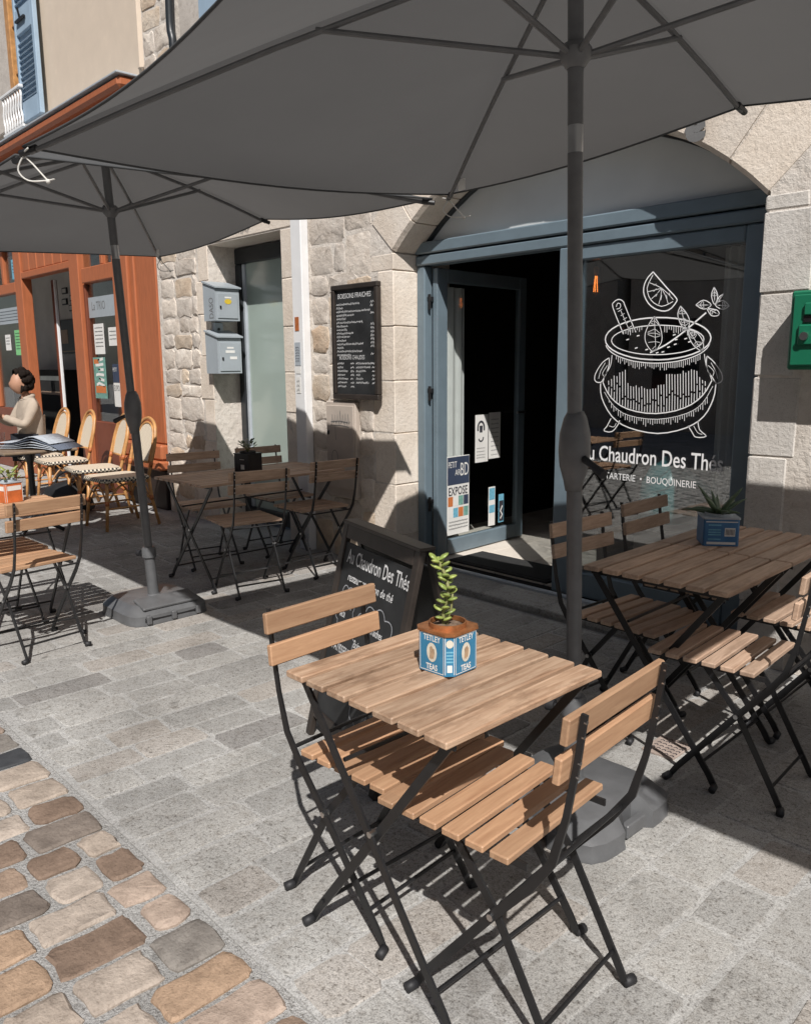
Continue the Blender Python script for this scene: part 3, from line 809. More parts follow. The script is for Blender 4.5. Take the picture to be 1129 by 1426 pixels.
# ---------------------------------------------------------------- stone house with the tea room
YW, YF = 3.72, 3.93
AX0, AX1, AZ = -4.06, -1.64, 2.14              # arched opening: jambs and springing line
ACX, AR = (AX0+AX1)/2, 1.68
AHALF = (AX1-AX0)/2
AZC = AZ - math.sqrt(AR**2-AHALF**2)
house = thing('stone_house', 'old granite house with an arched tea-room shopfront and a narrow side door', 'building', (-4.4, YW, 0), world=True)
core = MB(); yb = YW+.004; yt = YW+.55
core.box(-7.36, -6.42, yb, yt, 0, 6.5); core.box(-6.42, -5.33, yb, yt, 2.43, 6.5); core.box(-5.33, AX0-.02, yb, yt, 0, 6.5); core.box(AX1+.02, 3.2, yb, yt, 0, 6.5)
NA = 24
def arc(R_, i, n=NA):
    a0 = math.asin(AHALF/AR); t = -a0+2*a0*i/n; return (ACX+R_*math.sin(t), AZC+R_*math.cos(t))
for i in range(NA):
    p, q = arc(AR+.02, i), arc(AR+.02, i+1); xa, xb = (max(p[0],AX0-.02), min(q[0],AX1+.02))
    if i == 0: xa = AX0-.02
    if i == NA-1: xb = AX1+.02
    core.prism([(xa,p[1]),(xb,q[1]),(xb,6.5),(xa,6.5)], yb, yt)
wall = core.build('wall', 'mortar', house)
wfn = lambda u, v, h: (u, YW-h, v)
def wstone(u0, u1, v0, v1, mat='ashlar', gap=.006, rad=.015, jit=.004, dome=0., rough=.002, h=.0, deep=.03, name='stone'):
    m = MB(); piece(m, rrect(u0+gap,u1-gap,v0+gap,v1-gap,rad,jit,rad>.02), wfn, -deep, h, .005, dome, rough)
    return m.build(name, mat, wall, 28)
def jamb(u0, u1, v0, v1, mat='ashlar', deep=.30):
    m = MB(); g = .002
    m.cbox(((u0+u1)/2, YW+deep/2+random.uniform(-.003,.003), (v0+v1)/2), (u1-u0-2*g, deep, v1-v0-2*g), .006)
    for k, p in enumerate(m.v): m.v[k] = (p[0]+random.uniform(-.003,.003), p[1]+random.uniform(-.002,.002), p[2]+random.uniform(-.003,.003))
    return m.build('stone', mat, wall, False)
# jambs of the arch (left: alternating long and short, right)
zs = [0, .24, .60, .955, 1.31, 1.67, 2.03, 2.14]
for i in range(7): jamb(-4.27+(.03,-.02,.0,-.01,.055,.05,-.02)[i], AX0, zs[i], zs[i+1])
zr = [0, .30, .64, .995, 1.355, 1.72, 2.07, 2.14]
for i in range(7): jamb(AX1, -1.45+(.05,0,-.01,.02,-.01,.03,.0)[i], zr[i], zr[i+1], 'ashlar_grey')
# voussoirs with visible soffit
nv = 11; a0 = math.asin(AHALF/AR)
for i in range(nv):
    t0, t1 = -a0+2*a0*i/nv+.003, -a0+2*a0*(i+1)/nv-.003; ro = AR+random.uniform(.27,.36)
    pts = [(ACX+AR*math.sin(t),AZC+AR*math.cos(t)) for t in (t0,(t0+t1)/2,t1)] + [(ACX+ro*math.sin(t),AZC+ro*math.cos(t)) for t in (t1,(t0+t1)/2,t0)]
    m = MB(); yo = random.uniform(-.003,.003); n = len(pts)
    ins = [(ACX+(AR+.022)*math.sin(t),AZC+(AR+.022)*math.cos(t)) for t in (t0,(t0+t1)/2,t1)] + pts[3:]
    m.add([(u,YW+.29,v) for u,v in pts]+[(u,YW+.025+yo,v) for u,v in pts]+[(u,YW+yo,v) for u,v in ins],
          [tuple(range(n)),tuple(range(2*n,3*n))[::-1]]+[(a*n+k,a*n+(k+1)%n,(a+1)*n+(k+1)%n,(a+1)*n+k) for a in (0,1) for k in range(n)])
    m.build('voussoir', 'ashlar', wall)
# dressed stones above and beside the arch
def over_arch(u, v): return (u-ACX)**2+(v-AZC)**2 < (AR+.37)**2 and AX0-.35 < u < AX1+.35
def course_fill(x0, x1, z0, z1, hs, ls, mat, rad=.015, jit=.005, gap=.004, dome=.0, rough=.003, warm=0., h=0., skip=None):
    z = z0
    while z < z1-.04:
        hh = min(random.uniform(*hs), z1-z)
        if z1-(z+hh) < .07: hh = z1-z
        x = x0
        while x < x1-.02:
            L = min(random.uniform(*ls), x1-x)
            if x1-(x+L) < .09: L = x1-x
            cs = [(x,z),(x+L,z),(x,z+hh),(x+L,z+hh)]
            if not (skip and any(skip(*c) for c in cs)):
                wstone(x, x+L, z, z+hh, 'rubble_warm' if random.random() < warm else mat, gap, rad, jit, dome, rough, h+random.uniform(-.004,.006))
            x += L
        z += hh
course_fill(-1.43, .6, 0.0, 3.3, (.24,.38), (.35,.6), 'ashlar_grey', skip=over_arch)
course_fill(AX0-.33, AX1+.30, 2.16, 3.3, (.28,.36), (.4,.62), 'ashlar', skip=over_arch)
# rubble between the white duct and the arch, and left of the side door
course_fill(-4.97, -4.56, 2.05, 3.3, (.14,.24), (.2,.42), 'rubble', .036, .012, .004, .005, .003, .25)
course_fill(-4.56, -4.28, 1.70, 3.3, (.22,.36), (.28,.3), 'rubble', .036, .012, .004, .005, .003, .2)
course_fill(-4.97, -4.76, .05, 2.05, (.14,.22), (.2,.22), 'rubble', .040, .013, .004, .006, .003, .3)
course_fill(-4.43, -4.27, 0.05, 1.70, (.15,.26), (.16,.17), 'rubble', .036, .012, .004, .005, .003, .2)
course_fill(-4.76, -4.43, 1.16, 2.05, (.18,.28), (.3,.34), 'rubble', .036, .012, .004, .005, .003, .2)
course_fill(-4.76, -4.43, .0, .45, (.18,.24), (.15,.34), 'rubble', .036, .012, .004, .005, .003, .2)
course_fill(-7.30, -6.62, .02, 3.6, (.11,.21), (.12,.36), 'rubble', .040, .013, .004, .006, .003, .2)
course_fill(-7.36, -6.80, 3.6, 6.4, (.13,.24), (.2,.38), 'rubble', .040, .013, .004, .006, .003, .45)
# side door surround
zz = [0,.36,.75,1.12,1.5,1.86,2.14,2.43]
for i in range(7):
    jamb(-6.62+(.03,-.02)[i % 2], -6.42, zz[i], zz[i+1], deep=.28)
for i, (a, b) in enumerate(((0,.62),(.62,1.05),(1.05,1.36),(1.36,1.71),(1.71,2.07),(2.07,2.43))): jamb(-5.33, -5.115, a, b, deep=.28)
m = MB(); m.cbox((-5.86, YW+.137, 2.57), (1.50, .28, .28), .015); m.build('lintel', 'ashlar', wall)
course_fill(-6.60, -5.12, 2.72, 3.35, (.26,.32), (.4,.6), 'ashlar')
m = MB(); m.box(-6.66, 3.0, YW-.012, YW+.02, 3.36, 6.45); m.build('render_coat', 'render_grey', house)
# interior of the tea room
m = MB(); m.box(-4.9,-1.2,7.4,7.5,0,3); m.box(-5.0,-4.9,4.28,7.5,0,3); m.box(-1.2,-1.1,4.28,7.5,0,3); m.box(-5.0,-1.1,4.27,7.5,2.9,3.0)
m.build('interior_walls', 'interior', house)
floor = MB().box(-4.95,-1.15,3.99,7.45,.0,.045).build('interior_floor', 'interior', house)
tl = None
for ix in range(8):
    for iy in range(6):
        c = (-4.6+ix*.4+.2, 4.0+iy*.42+.21, .05)
        if tl is None: tl = MB().cbox(c, (.394,.414,.014), .003).build('tile', 'floor_in', floor)
        else: again(tl, c)
# doorstep slabs and metal threshold
step = MB().box(-4.05, -1.65, 3.60, 3.99, -.02, .022).build('doorstep', 'joint', house)
xa = -4.05
for L in (.42,.47,.44,.50,.57):
    MB().cbox((xa+L/2, 3.722, .028), (L-.006, .262, .036), .006).build('step_slab', 'sett', step); xa += L
MB().cbox((-2.85, 3.872, .046), (2.39, .032, .034), .006).build('threshold_rail', 'zinc', step)
# shopfront frame
shop = MB().cbox((-2.85, YF+.03, 2.175), (2.42, .10, .075), .008).build('shopfront', 'blue_frame', house)
def fr(x0,x1,z0,z1,name='frame_member',y=YF,t=.08,mat='blue_frame',par=None,ch=.008):
    return MB().cbox(((x0+x1)/2, y+t/2, (z0+z1)/2), (x1-x0, t, z1-z0), ch).build(name, mat, par or shop)
fr(-4.06,-1.64,2.065,2.128,'transom',YF-.012,.11)
fr(-4.06,-3.985,.05,2.062,'jamb_post'); fr(-2.885,-2.76,.05,2.062,'mullion',YF-.01,.10)
fr(-1.815,-1.64,.05,2.062,'jamb_post',YF); fr(-2.757,-1.818,1.985,2.062,'head_rail',YF+.004); fr(-2.757,-1.818,.05,.20,'bottom_rail',YF+.004)
MB().box(-2.757,-1.818,YF+.035,YF+.045,.20,1.985).build('window_pane','glass_shop',shop)
NT = 20; pts = []
for i in range(NT+1):
    t = -a0+2*a0*i/NT; pts.append((ACX+(AR+.01)*math.sin(t), AZC+(AR+.01)*math.cos(t)))
MB().prism([(AX0-.01,2.215)]+pts+[(AX1+.01,2.215)], YF+.05, YF+.07).build('arched_panel','tymp',shop)
m = MB()
for a, b in zip(pts, pts[1:]):
    k = .955
    A2 = (ACX+(a[0]-ACX)*.988, AZC+(a[1]-AZC)*.988); B2 = (ACX+(b[0]-ACX)*.988, AZC+(b[1]-AZC)*.988)
    m.prism([A2,B2,b,a], YF+.01, YF+.06)
m.build('arched_frame','dark_frame',shop)
# cauldron and lettering stuck on the window pane
dfn = lambda u, v: (u, YF+.033, v)
m = MB()
for wd, pts_ in DECAL:
    m.ribbon([(a/1000,b/1000) for a,b in pts_], wd/1000*1.0, dfn)
m.build('cauldron_decal','decal',shop)
m = MB()
put_text(m,'Au Chaudron Des Thés',dfn,-2.735,.872,.122,.735,bold=.0012)
m.build('window_lettering','decal',shop)
m = MB(); put_text(m,'TARTERIE  •  BOUQUINERIE',dfn,-2.557,.772,.052,.86); m.build('small_lettering','decal',shop)
# open glazed door, hinged on the left jamb and swung inside
HX, HY = -3.945, 3.99
dw, d0, d1 = 1.02, .065, 2.05
ux, uy = math.cos(R(93)), math.sin(R(93))
def dfl(a, b, z): return (HX+ux*a+uy*b, HY+uy*a-ux*b, z)       # a along the leaf, b to its outer (street) face
def dbox(a0_,a1_,z0,z1,b0=-.022,b1=.022):
    m = MB(); m.cbox(((a0_+a1_)/2,(b0+b1)/2,(z0+z1)/2),(a1_-a0_,b1-b0,z1-z0),.004)
    m.v = [dfl(*p) for p in m.v]; return m
door = dbox(0,.105,d0,d1).build('door','blue_frame',house)
dbox(dw-.085,dw,d0,d1).build('stile','blue_frame',door); dbox(.106,dw-.086,d0,d0+.11).build('rail','blue_frame',door); dbox(.106,dw-.086,d1-.09,d1).build('rail','blue_frame',door)
dbox(.106,dw-.086,d0+.112,d1-.092,-.003,.003).build('pane','glass',door)
for z in (.45,1.22,1.83):
    m = MB(); m.tube([(HX-.022,HY-.03,z-.05),(HX-.022,HY-.03,z+.05)],.011,8); m.cbox((HX-.03,HY-.02,z+.02),(.05,.03,.03),.003); m.build('hinge','metal_black',door)
m = MB(); m.tube([dfl(dw-.045,.022,1.05),dfl(dw-.045,.06,1.05),dfl(dw-.15,.06,1.05)],.009,8); m.build('handle','steel',door)
# side door: dark frame, frosted film on the glass
sd = MB().cbox((-5.875,YW+.30,2.355),(1.09,.07,.13),.006).build('side_door','dark_frame',house)
fr(-6.42,-6.33,.02,2.288,'stile',YW+.265,.07,'dark_frame',sd); fr(-6.328,-6.285,.14,2.288,'glazing_bar',YW+.275,.05,'zinc',sd); fr(-5.40,-5.33,.02,2.288,'stile',YW+.265,.07,'dark_frame',sd)
fr(-6.328,-5.402,.02,.138,'rail',YW+.268,.06,'dark_frame',sd)
MB().box(-6.284,-5.402,YW+.295,YW+.305,.14,2.288).build('pane','frost',sd)
m = MB(); m.tube([(-5.445,YW+.26,1.0),(-5.445,YW+.225,1.0),(-5.53,YW+.225,1.0)],.008,8); m.build('handle','steel',sd)
# the painted letter left of an old sign over the arch, and scribbles on the lintel
m = MB(); sfn = lambda u, v: (u, YW-.009, v)
put_text(m,'e',sfn,-2.03,2.435,.19,1.,bold=.012); m.build('painted_letter','graffiti',house)
m = MB()
for k in range(9): m.ribbon([(-5.90+.018*k,2.475+random.uniform(-.02,.03)),(-5.885+.018*k,2.52+random.uniform(-.02,.02)),(-5.89+.02*k,2.49)],.007,lambda u,v:(u,YW-.006,v))
m.build('scribble','graffiti',house)
# upper window shutter and black cable
sh = MB().cbox((-6.02,YW-.04,5.0),(.5,.035,1.75),.006).build('upper_shutter','shutter',house)
m = MB(); m.tube(smoothpts([(-6.74,YW-.05,6.4),(-6.73,YW-.05,4.9),(-6.75,YW-.05,4.25),(-6.72,YW-.05,4.05),(-6.80,YW-.05,3.4),(-6.80,YW-.05,2.9)],5),.035,8)
tag(m.build('downpipe','dark_frame',None,True),'black drainpipe running down the upper stone wall by the café','drainpipe')

# ---------------------------------------------------------------- things fixed on the house wall
dp = thing('wall_duct','white painted square duct with stickers between side door and menu board','duct',(-5.04,YW,0),world=True)
MB().cbox((-5.04,YW-.035,2.3),(.128,.07,4.6),.006).build('duct','white',dp)
for z, h, wd, mt in ((1.72,.10,.05,'binding'),(1.50,.17,.07,'zinc'),(1.27,.12,.05,'paper'),(1.38,.05,.06,'paper')):
    MB().box(-5.05-wd/2,-5.05+wd/2,YW-.0735,YW-.0715,z-h/2,z+h/2).build('sticker',mt,dp)
m = MB(); f_ = lambda u, v: (u,YW-.0745,v)
for k in range(6): scribble(m,f_,-5.075,-5.03,1.44+.02*k,.016,.004)
m.build('sticker_print','ink',dp); m = MB()
for k in range(3): scribble(m,f_,-5.07,-5.04,1.22+.035*k,.025,.005)
m.build('sticker_print','ink',dp)
def letterbox(z, h, label, yellow):
    t = thing('letterbox',label,'letterbox',(-6.42,YW+.1,z),world=True,group='grey letterboxes in the side doorway')
    x0, x1, y0, y1 = -6.418, -6.225, YW-.06, YW+.175
    body = MB(); body.prism([(x0,z),(x1,z),(x1,z+h),(x0,z+h+.055)],y0,y1); body.build('body','letterbox',t)
    m = MB(); m.prism([(x0,z+h+.058),(x1+.02,z+h+.002),(x1+.02,z+h+.014),(x0,z+h+.072)],y0-.012,y1+.012); m.build('lid','letterbox',t)
    d = MB(); d.cbox((x1+.004,(y0+y1)/2,z+h/2-.01),(.008,(y1-y0)-.04,h-.06),.002); dd = d.build('door','letterbox',t)
    MB().cbox((x1+.012,y0+.045,z+h*.42),(.010,.014,.024),.002).build('lock','metal_black',dd)
    MB().box(x1+.0085,x1+.0095,y0+.09,y0+.155,z+h*.70,z+h*.75).build('name_label','paper',dd)
    if yellow: m = MB(); m.prism([(y0+.12+.035*math.cos(a*.6),z+h*.60+.022*math.sin(a*.6)) for a in range(10)],x1+.0085,x1+.0098,'x'); m.build('sticker',plain('yellow_sticker',(.62,.45,.04),.6),dd)
    else:
        MB().box(x1+.0085,x1+.0095,y0+.075,y0+.165,z+h*.58,z+h*.655).build('name_label','paper',dd); MB().box(x1+.0085,x1+.0095,y0+.115,y0+.185,z+h*.40,z+h*.48).build('name_label','paper',dd)
    return t, y0, x0, x1
t, y0, x0, x1 = letterbox(1.795,.265,'upper grey letterbox with a yellow sticker on its door',True)
m = MB(); vs, fs = text_mesh('DASO',.075,.9); m.add([(x0+.16-b*1.3,y0-.0015,1.81+a*.98) for a,b in vs],fs); m.build('graffiti','graffiti',t)
letterbox(1.35,.30,'lower grey letterbox with white name labels on its door',False)
t = thing('intercom','small door intercom between the two grey letterboxes','intercom',(-6.40,YW+.06,1.70),world=True)
MB().cbox((-6.405,YW+.06,1.725),(.028,.09,.12),.003).build('plate','zinc',t); MB().tube([(-6.392,YW+.06,1.73),(-6.384,YW+.06,1.73)],.012,10).build('button','metal_black',t)
# meter cabinet below the menu board
t = thing('meter_cabinet','beige meter cabinet with scrawled graffiti below the wall menu board','cabinet',(-4.6,YW,.45),world=True)
MB().cbox((-4.6,YW-.015,.81),(.335,.05,.70),.008).build('body','panel_beige',t)
MB().cbox((-4.6,YW-.043,.83),(.305,.010,.60),.003).build('door','panel_beige',t)
m = MB(); gf = lambda u, v: (u,YW-.0495,v)
for k in range(7):
    u = -4.69+.03*k; m.ribbon([(u,1.0+random.uniform(-.02,.02)),(u+.01,1.05+random.uniform(0,.05)),(u+.02,1.0),(u+.03,1.02)],.006,gf)
m.ribbon([(-4.70,1.01),(-4.6,1.02),(-4.5,1.01)],.005,gf); m.ribbon([(-4.70,.985),(-4.6,.99),(-4.49,.98)],.005,gf); m.ribbon([(-4.65,.99),(-4.645,.88)],.004,gf)
m.build('graffiti','graffiti',t); m = MB(); m.ribbon([(-4.66+.035*math.cos(a*.5),.75+.055*math.sin(a*.5)) for a in range(14)],.005,gf); m.build('graffiti_oval','graffiti',t)
MB().cbox((-4.73,YW-.05,.93),(.016,.012,.03),.002).build('lock','metal_black',t)
# green letterbox on the right pier
t = thing('green_letterbox','green enamel letterbox on the pier right of the arch','letterbox',(-1.28,YW,1.39),world=True)
MB().cbox((-1.275,YW-.07,1.55),(.33,.14,.325),.008).build('body','green',t)
MB().cbox((-1.275,YW-.145,1.55),(.30,.012,.29),.004).build('door','green',t); MB().cbox((-1.265,YW-.158,1.635),(.22,.016,.05),.004).build('flap','green',t)
MB().cbox((-1.265,YW-.153,1.595),(.23,.006,.03),.002).build('slot','metal_black',t); MB().cbox((-1.28,YW-.158,1.53),(.23,.014,.085),.006).build('plate','green',t)
m = MB(); m.tube([(-1.365,YW-.152,1.525),(-1.365,YW-.178,1.525)],.017,12); m.build('lock','steel',t)
# menu board on the wall
def chalkboard_menu():
    t = thing('menu_board','black framed chalk menu of drinks hanging on the stone wall','menu board',(-4.40,YW-.05,1.17),world=True)
    x0,x1,z0,z1 = -4.655,-4.16,1.18,1.965; y = YW-.055; b = .035
    MB().box(x0+b,x1-b,y+.012,y+.03,z0+b,z1-b).build('panel','board',t)
    for a in ((x0,x1,z1-b,z1),(x0,x1,z0,z0+b)): MB().cbox(((a[0]+a[1])/2,y+.015,(a[2]+a[3])/2),(a[1]-a[0],.042,b),.005).build('frame_rail','board_frame',t)
    for a in (x0,x1-b): MB().cbox((a+b/2,y+.015,(z0+z1)/2),(b,.042,z1-z0-2*b-.001),.005).build('frame_stile','board_frame',t)
    fn = lambda u, v: (u,y+.0105,v)
    m = MB(); put_text(m,'BOISSONS FRAICHES',fn,-4.595,1.872,.048,.80,slant=.1,jit=.0004); put_text(m,'BOISSONS CHAUDES',fn,-4.59,1.455,.042,.70,slant=.1,jit=.0004); m.build('heading','chalk',t)
    m = MB(); z = 1.825
    for L, p in ((.25,1),(.07,1),(.36,0),(.19,1),(.10,0),(.28,0),(.12,1),(.11,1),(.18,1),(.14,1),(.10,1),(.29,1),(.07,1),(.27,0),(.15,1)):
        scribble(m,fn,-4.61,-4.61+L,z,.017,.0048,1.3)
        if p: scribble(m,fn,-4.245,-4.21,z+.005,.019,.005,1.1)
        z -= .0247
    z = 1.42
    for L, L2 in ((.07,.17),(.06,.15),(.11,.10),(.08,.04),(.12,.07),(.10,.13),(.09,0)):
        scribble(m,fn,-4.61,-4.61+L,z,.016,.0048,1.3); scribble(m,fn,-4.465,-4.43,z,.016,.005,1.1)
        if L2: scribble(m,fn,-4.405,-4.405+L2,z,.016,.0048,1.3); scribble(m,fn,-4.235,-4.20,z,.017,.005,1.1)
        z -= .0265
    m.build('handwriting','chalk',t)
chalkboard_menu()
# ---------------------------------------------------------------- papers on and behind the open door
def on_door(name,label,cat,a0_,a1_,z0,z1,mat,extra=None,b=.005):
    t = thing(name,label,cat,dfl(a0_,b,z0),world=True)
    m = MB(); m.cbox(((a0_+a1_)/2,b,(z0+z1)/2),(a1_-a0_,.002,z1-z0),.0005); m.v = [dfl(*p) for p in m.v]; m.build('sheet',mat,t)
    if extra: extra(t,lambda u,v,d=.0018: dfl(u,b+d,v))
    return t
def bd(t,fn):
    m = MB(); m.add([fn(.125,.565),fn(.365,.565),fn(.365,.765),fn(.125,.765)],[(0,1,2,3)]); m.build('dark_band','poster_navy',t)
    f2 = lambda u,v: fn(u,v,.003)
    m = MB(); put_text(m,'PETIT',f2,.13,.69,.062,.62); put_text(m,'AR',f2,.205,.632,.06,.8); put_text(m,'BD',f2,.262,.625,.135,.55); m.build('title','paper',t)
    m = MB(); put_text(m,'EXPOSE',f2,.132,.49,.085,.72,bold=.001); m.build('heading','ink',t)
    cs = ['poster_orange','paper','poster_teal','poster_navy','paper','sky_print','poster_orange','poster_teal']
    for i in range(8):
        a = .13+(i%4)*.058; z = .41-(i//4)*.085; m = MB(); m.add([fn(a,z),fn(a+.054,z),fn(a+.054,z+.07),fn(a,z+.07)],[(0,1,2,3)]); m.build('picture',cs[i],t)
    m = MB()
    for z in (.29,.265,.24): scribble(m,f2,.14,.35,z,.012,.004)
    m.build('print','ink',t)
on_door('exhibition_poster','poster lettered PETIT AR BD EXPOSE in the open door glass','poster',.122,.368,.20,.77,'paper',bd)
def mask(t,fn):
    m = MB(); m.ribbon([fn and (.50+.038*math.cos(a*.35),.95+.05*math.sin(a*.35)) for a in range(-1,11)],.016,lambda u,v: fn(u,v))
    m.ribbon([(.50+.028*math.cos(a*.35),.885-.03*math.sin(a*.35)) for a in range(9)],.012,lambda u,v: fn(u,v))
    m.add([fn(.485,.92),fn(.515,.92),fn(.52,.97),fn(.48,.97)],[(0,1,2,3)])
    for z in (.80,.775,.75,.73): scribble(m,lambda u,v: fn(u,v),.45,.55,z,.010,.003)
    m.build('print','ink',t)
on_door('notice','white notice with a masked face symbol in the open door glass','notice',.435,.585,.70,1.05,'paper',mask)
def lines(t,fn):
    m = MB()
    for k in range(9): scribble(m,lambda u,v: fn(u,v),.62,.71,.74+.033*k,.010,.003)
    m.build('print','ink',t)
on_door('notice','white notice with lines of print, right sheet of the pair in the door','notice',.595,.735,.715,1.06,'paper',lines)
def blue(t,fn):
    m = MB(); m.add([fn(.605,.40),fn(.675,.40),fn(.675,.49),fn(.605,.49)],[(0,1,2,3)]); m.add([fn(.605,.30),fn(.675,.30),fn(.675,.36),fn(.605,.36)],[(0,1,2,3)]); m.build('print','sky_print',t)
on_door('sticker','tall white and blue sticker low in the open door glass','sticker',.60,.68,.20,.50,'paper',blue)
def dark(t,fn):
    m = MB(); m.add([fn(.73,.22),fn(.785,.22),fn(.785,.38),fn(.73,.38)],[(0,1,2,3)]); m.build('print','ink',t)
    m = MB(); m.ribbon([(.745,.24),(.77,.27),(.745,.30),(.77,.34)],.012,lambda u,v: fn(u,v,.003)); m.build('symbol','paper',t)
on_door('sticker','small dark blue sticker beside the tall sticker in the door','sticker',.725,.79,.21,.43,'sky_print',dark)
m = MB(); n = 14
for i in range(n):
    a, b_ = .11+.25*i/n, .11+.25*(i+1)/n; w0 = .012*math.sin(i*1.3); w1 = .012*math.sin((i+1)*1.3)
    m.add([dfl(a,-.035+w0,.74),dfl(b_,-.035+w1,.74),dfl(b_,-.035+w1,1.94),dfl(a,-.035+w0,1.94)],[(0,1,2,3)])
tag(m.build('curtain','paper',None,True),'white net curtain hanging behind the open door','curtain')
m = MB(); n = 18
for i in range(n):
    a, b_ = -1.99+.17*i/n, -1.99+.17*(i+1)/n; w0 = .015*math.sin(i*1.2); w1 = .015*math.sin((i+1)*1.2)
    m.add([(a,4.10+w0,.22),(b_,4.10+w1,.22),(b_,4.10+w1,1.99),(a,4.10+w0,1.99)],[(0,1,2,3)])
tag(m.build('curtain','paper',None,True),'white curtain gathered at the edge of the cauldron window','curtain')
t = thing('doormat','black rectangular doormat inside the tea-room entrance','doormat',(-3.4,4.22,.057),world=True)
MB().cbox((-3.40,4.18,.064),(.85,.36,.014),.005).build('mat','mat',t); MB().cbox((-3.40,4.18,.0725),(.80,.31,.004),.001).build('pile','mat',t)
def bulb(x,y,z,label):
    t = thing('pendant_bulb',label,'lamp',(x,y,z),world=True,group='filament bulbs in the tea room')
    m = MB(); m.tube([(x,y,z+.09),(x,y,2.90)],.003,6); m.build('cord','metal_black',t)
    m = MB(); m.lathe([(.016,.05),(.018,.09),(.010,.10)],10,(x,y,z)); m.build('socket','rust',t,True)
    m = MB(); m.lathe([(.004,-.085),(.022,-.07),(.030,-.035),(.026,.01),(.015,.05)],12,(x,y,z)); m.build('bulb','glass_clear',t,True)
    m = MB()
    for k in range(5): a = k*1.257; m.tube([(x+.006*math.cos(a),y+.006*math.sin(a),z+.04),(x+.014*math.cos(a),y+.014*math.sin(a),z-.06)],.0022,5)
    m.build('filament','filament',t)
bulb(-3.09,4.6,1.93,'glowing filament bulb seen through the cauldron window')
bulb(-2.2,6.6,2.05,'glowing filament bulb deep inside the tea room')
m = MB(); m.lathe([(.16,0),(.165,.10),(.15,.22),(.10,.32),(.03,.36),(.03,.38)],20,(-2.38,4.35,.50))
t = thing('teal_glass_cover','teal glass bell cover standing behind the tea-room window','glass cover',(-2.38,4.35,.48),world=True); m.build('bell','teal',t,True)
MB().tube([(-2.25,4.30,.80),(-2.05,4.28,.70),(-1.98,4.27,.66)],[.03,.022,.01],8).build('spout','teal',t,True)
t2 = thing('window_shelf','low dark wooden shelf behind the tea-room window','shelf',(-2.3,4.35,0.05),world=True)
MB().cbox((-2.3,4.36,.47),(.95,.42,.03),.004).build('board','board_frame',t2)
for sx in (-2.72,-1.88): MB().cbox((sx,4.36,.256),(.03,.38,.396),.003).build('side','board_frame',t2)

# ---------------------------------------------------------------- folding bistro chair (local: front = +x, slats along y)
def make_chair(label, loc, rotz, mat, group):
    t = thing('folding_chair', label, 'chair', loc, rotz, group)
    D = lambda d: d-.22
    A = [(D(-.010),.800),(D(.002),.70),(D(.022),.58),(D(.050),.475),(D(.10),.40),(D(.19),.292),(D(.375),.055),(D(.398),.018)]
    B = [(D(.305),.432),(D(.19),.292),(D(.062),.06),(D(.040),.018)]
    for s in (-1, 1):
        m = MB(); m.bar(A, [.013,.013,.014,.019,.021,.021,.021,.018], s*.168-.0035, s*.168+.0035); m.build('back_leg_bar','metal_black',t)
        m = MB(); m.bar(B, .019, s*.152-.0035, s*.152+.0035); m.build('rear_leg_bar','metal_black',t)
        m = MB(); m.bar([(D(.11),.436),(D(.49),.436)], .016, s*.160-.003, s*.160+.003); m.build('seat_rail','metal_black',t)
        for d, yy in ((.400,.168),(.038,.152)):
            m = MB(); m.tube([(D(d),s*(yy-.002),.016),(D(d)+(.008 if d > .2 else -.008),s*(yy+.026),.013)],[.0125,.0125],8); m.build('foot_cap','rubber',t,True)
        m = MB(); m.tube([(D(.19),s*.146,.292),(D(.19),s*.176,.292)],.008,8); m.build('pivot_bolt','steel',t)
    for (d,z,yy) in ((.345,.092,.166),(.072,.078,.150),(.075,.438,.166),(.30,.424,.150)):
        m = MB(); m.tube([(D(d),-yy,z),(D(d),yy,z)],.0055,6); m.build('cross_rod','metal_black',t)
    first = None
    for k in range(6):
        c = (D(.134+.0235+k*.0622),0,.4525)
        if first is None: m = MB(); m.cbox(c,(.047,.388,.017),.003); first = m.build('seat_slat',mat,t)
        else: again(first,c)
    rot = Matrix.Rotation(R(-6),3,'Y')
    m = MB(); m.cbox((D(.010)+.004,0,.768),(.017,.398,.056),.003,rot); first = m.build('back_slat',mat,t); again(first,(D(.022)+.006,0,.686))
    bt = None
    for s in (-1, 1):
        for z, d in ((.785,-.016),(.755,-.012),(.702,-.006),(.674,-.003)):
            c = (D(d)+.003,s*.168,z)
            if bt is None: m = MB(); m.tube([(c[0]-.001,c[1],c[2]),(c[0]+.004,c[1],c[2])],.0042,8); bt = m.build('screw','steel',t)
            else: again(bt,c)
    return t
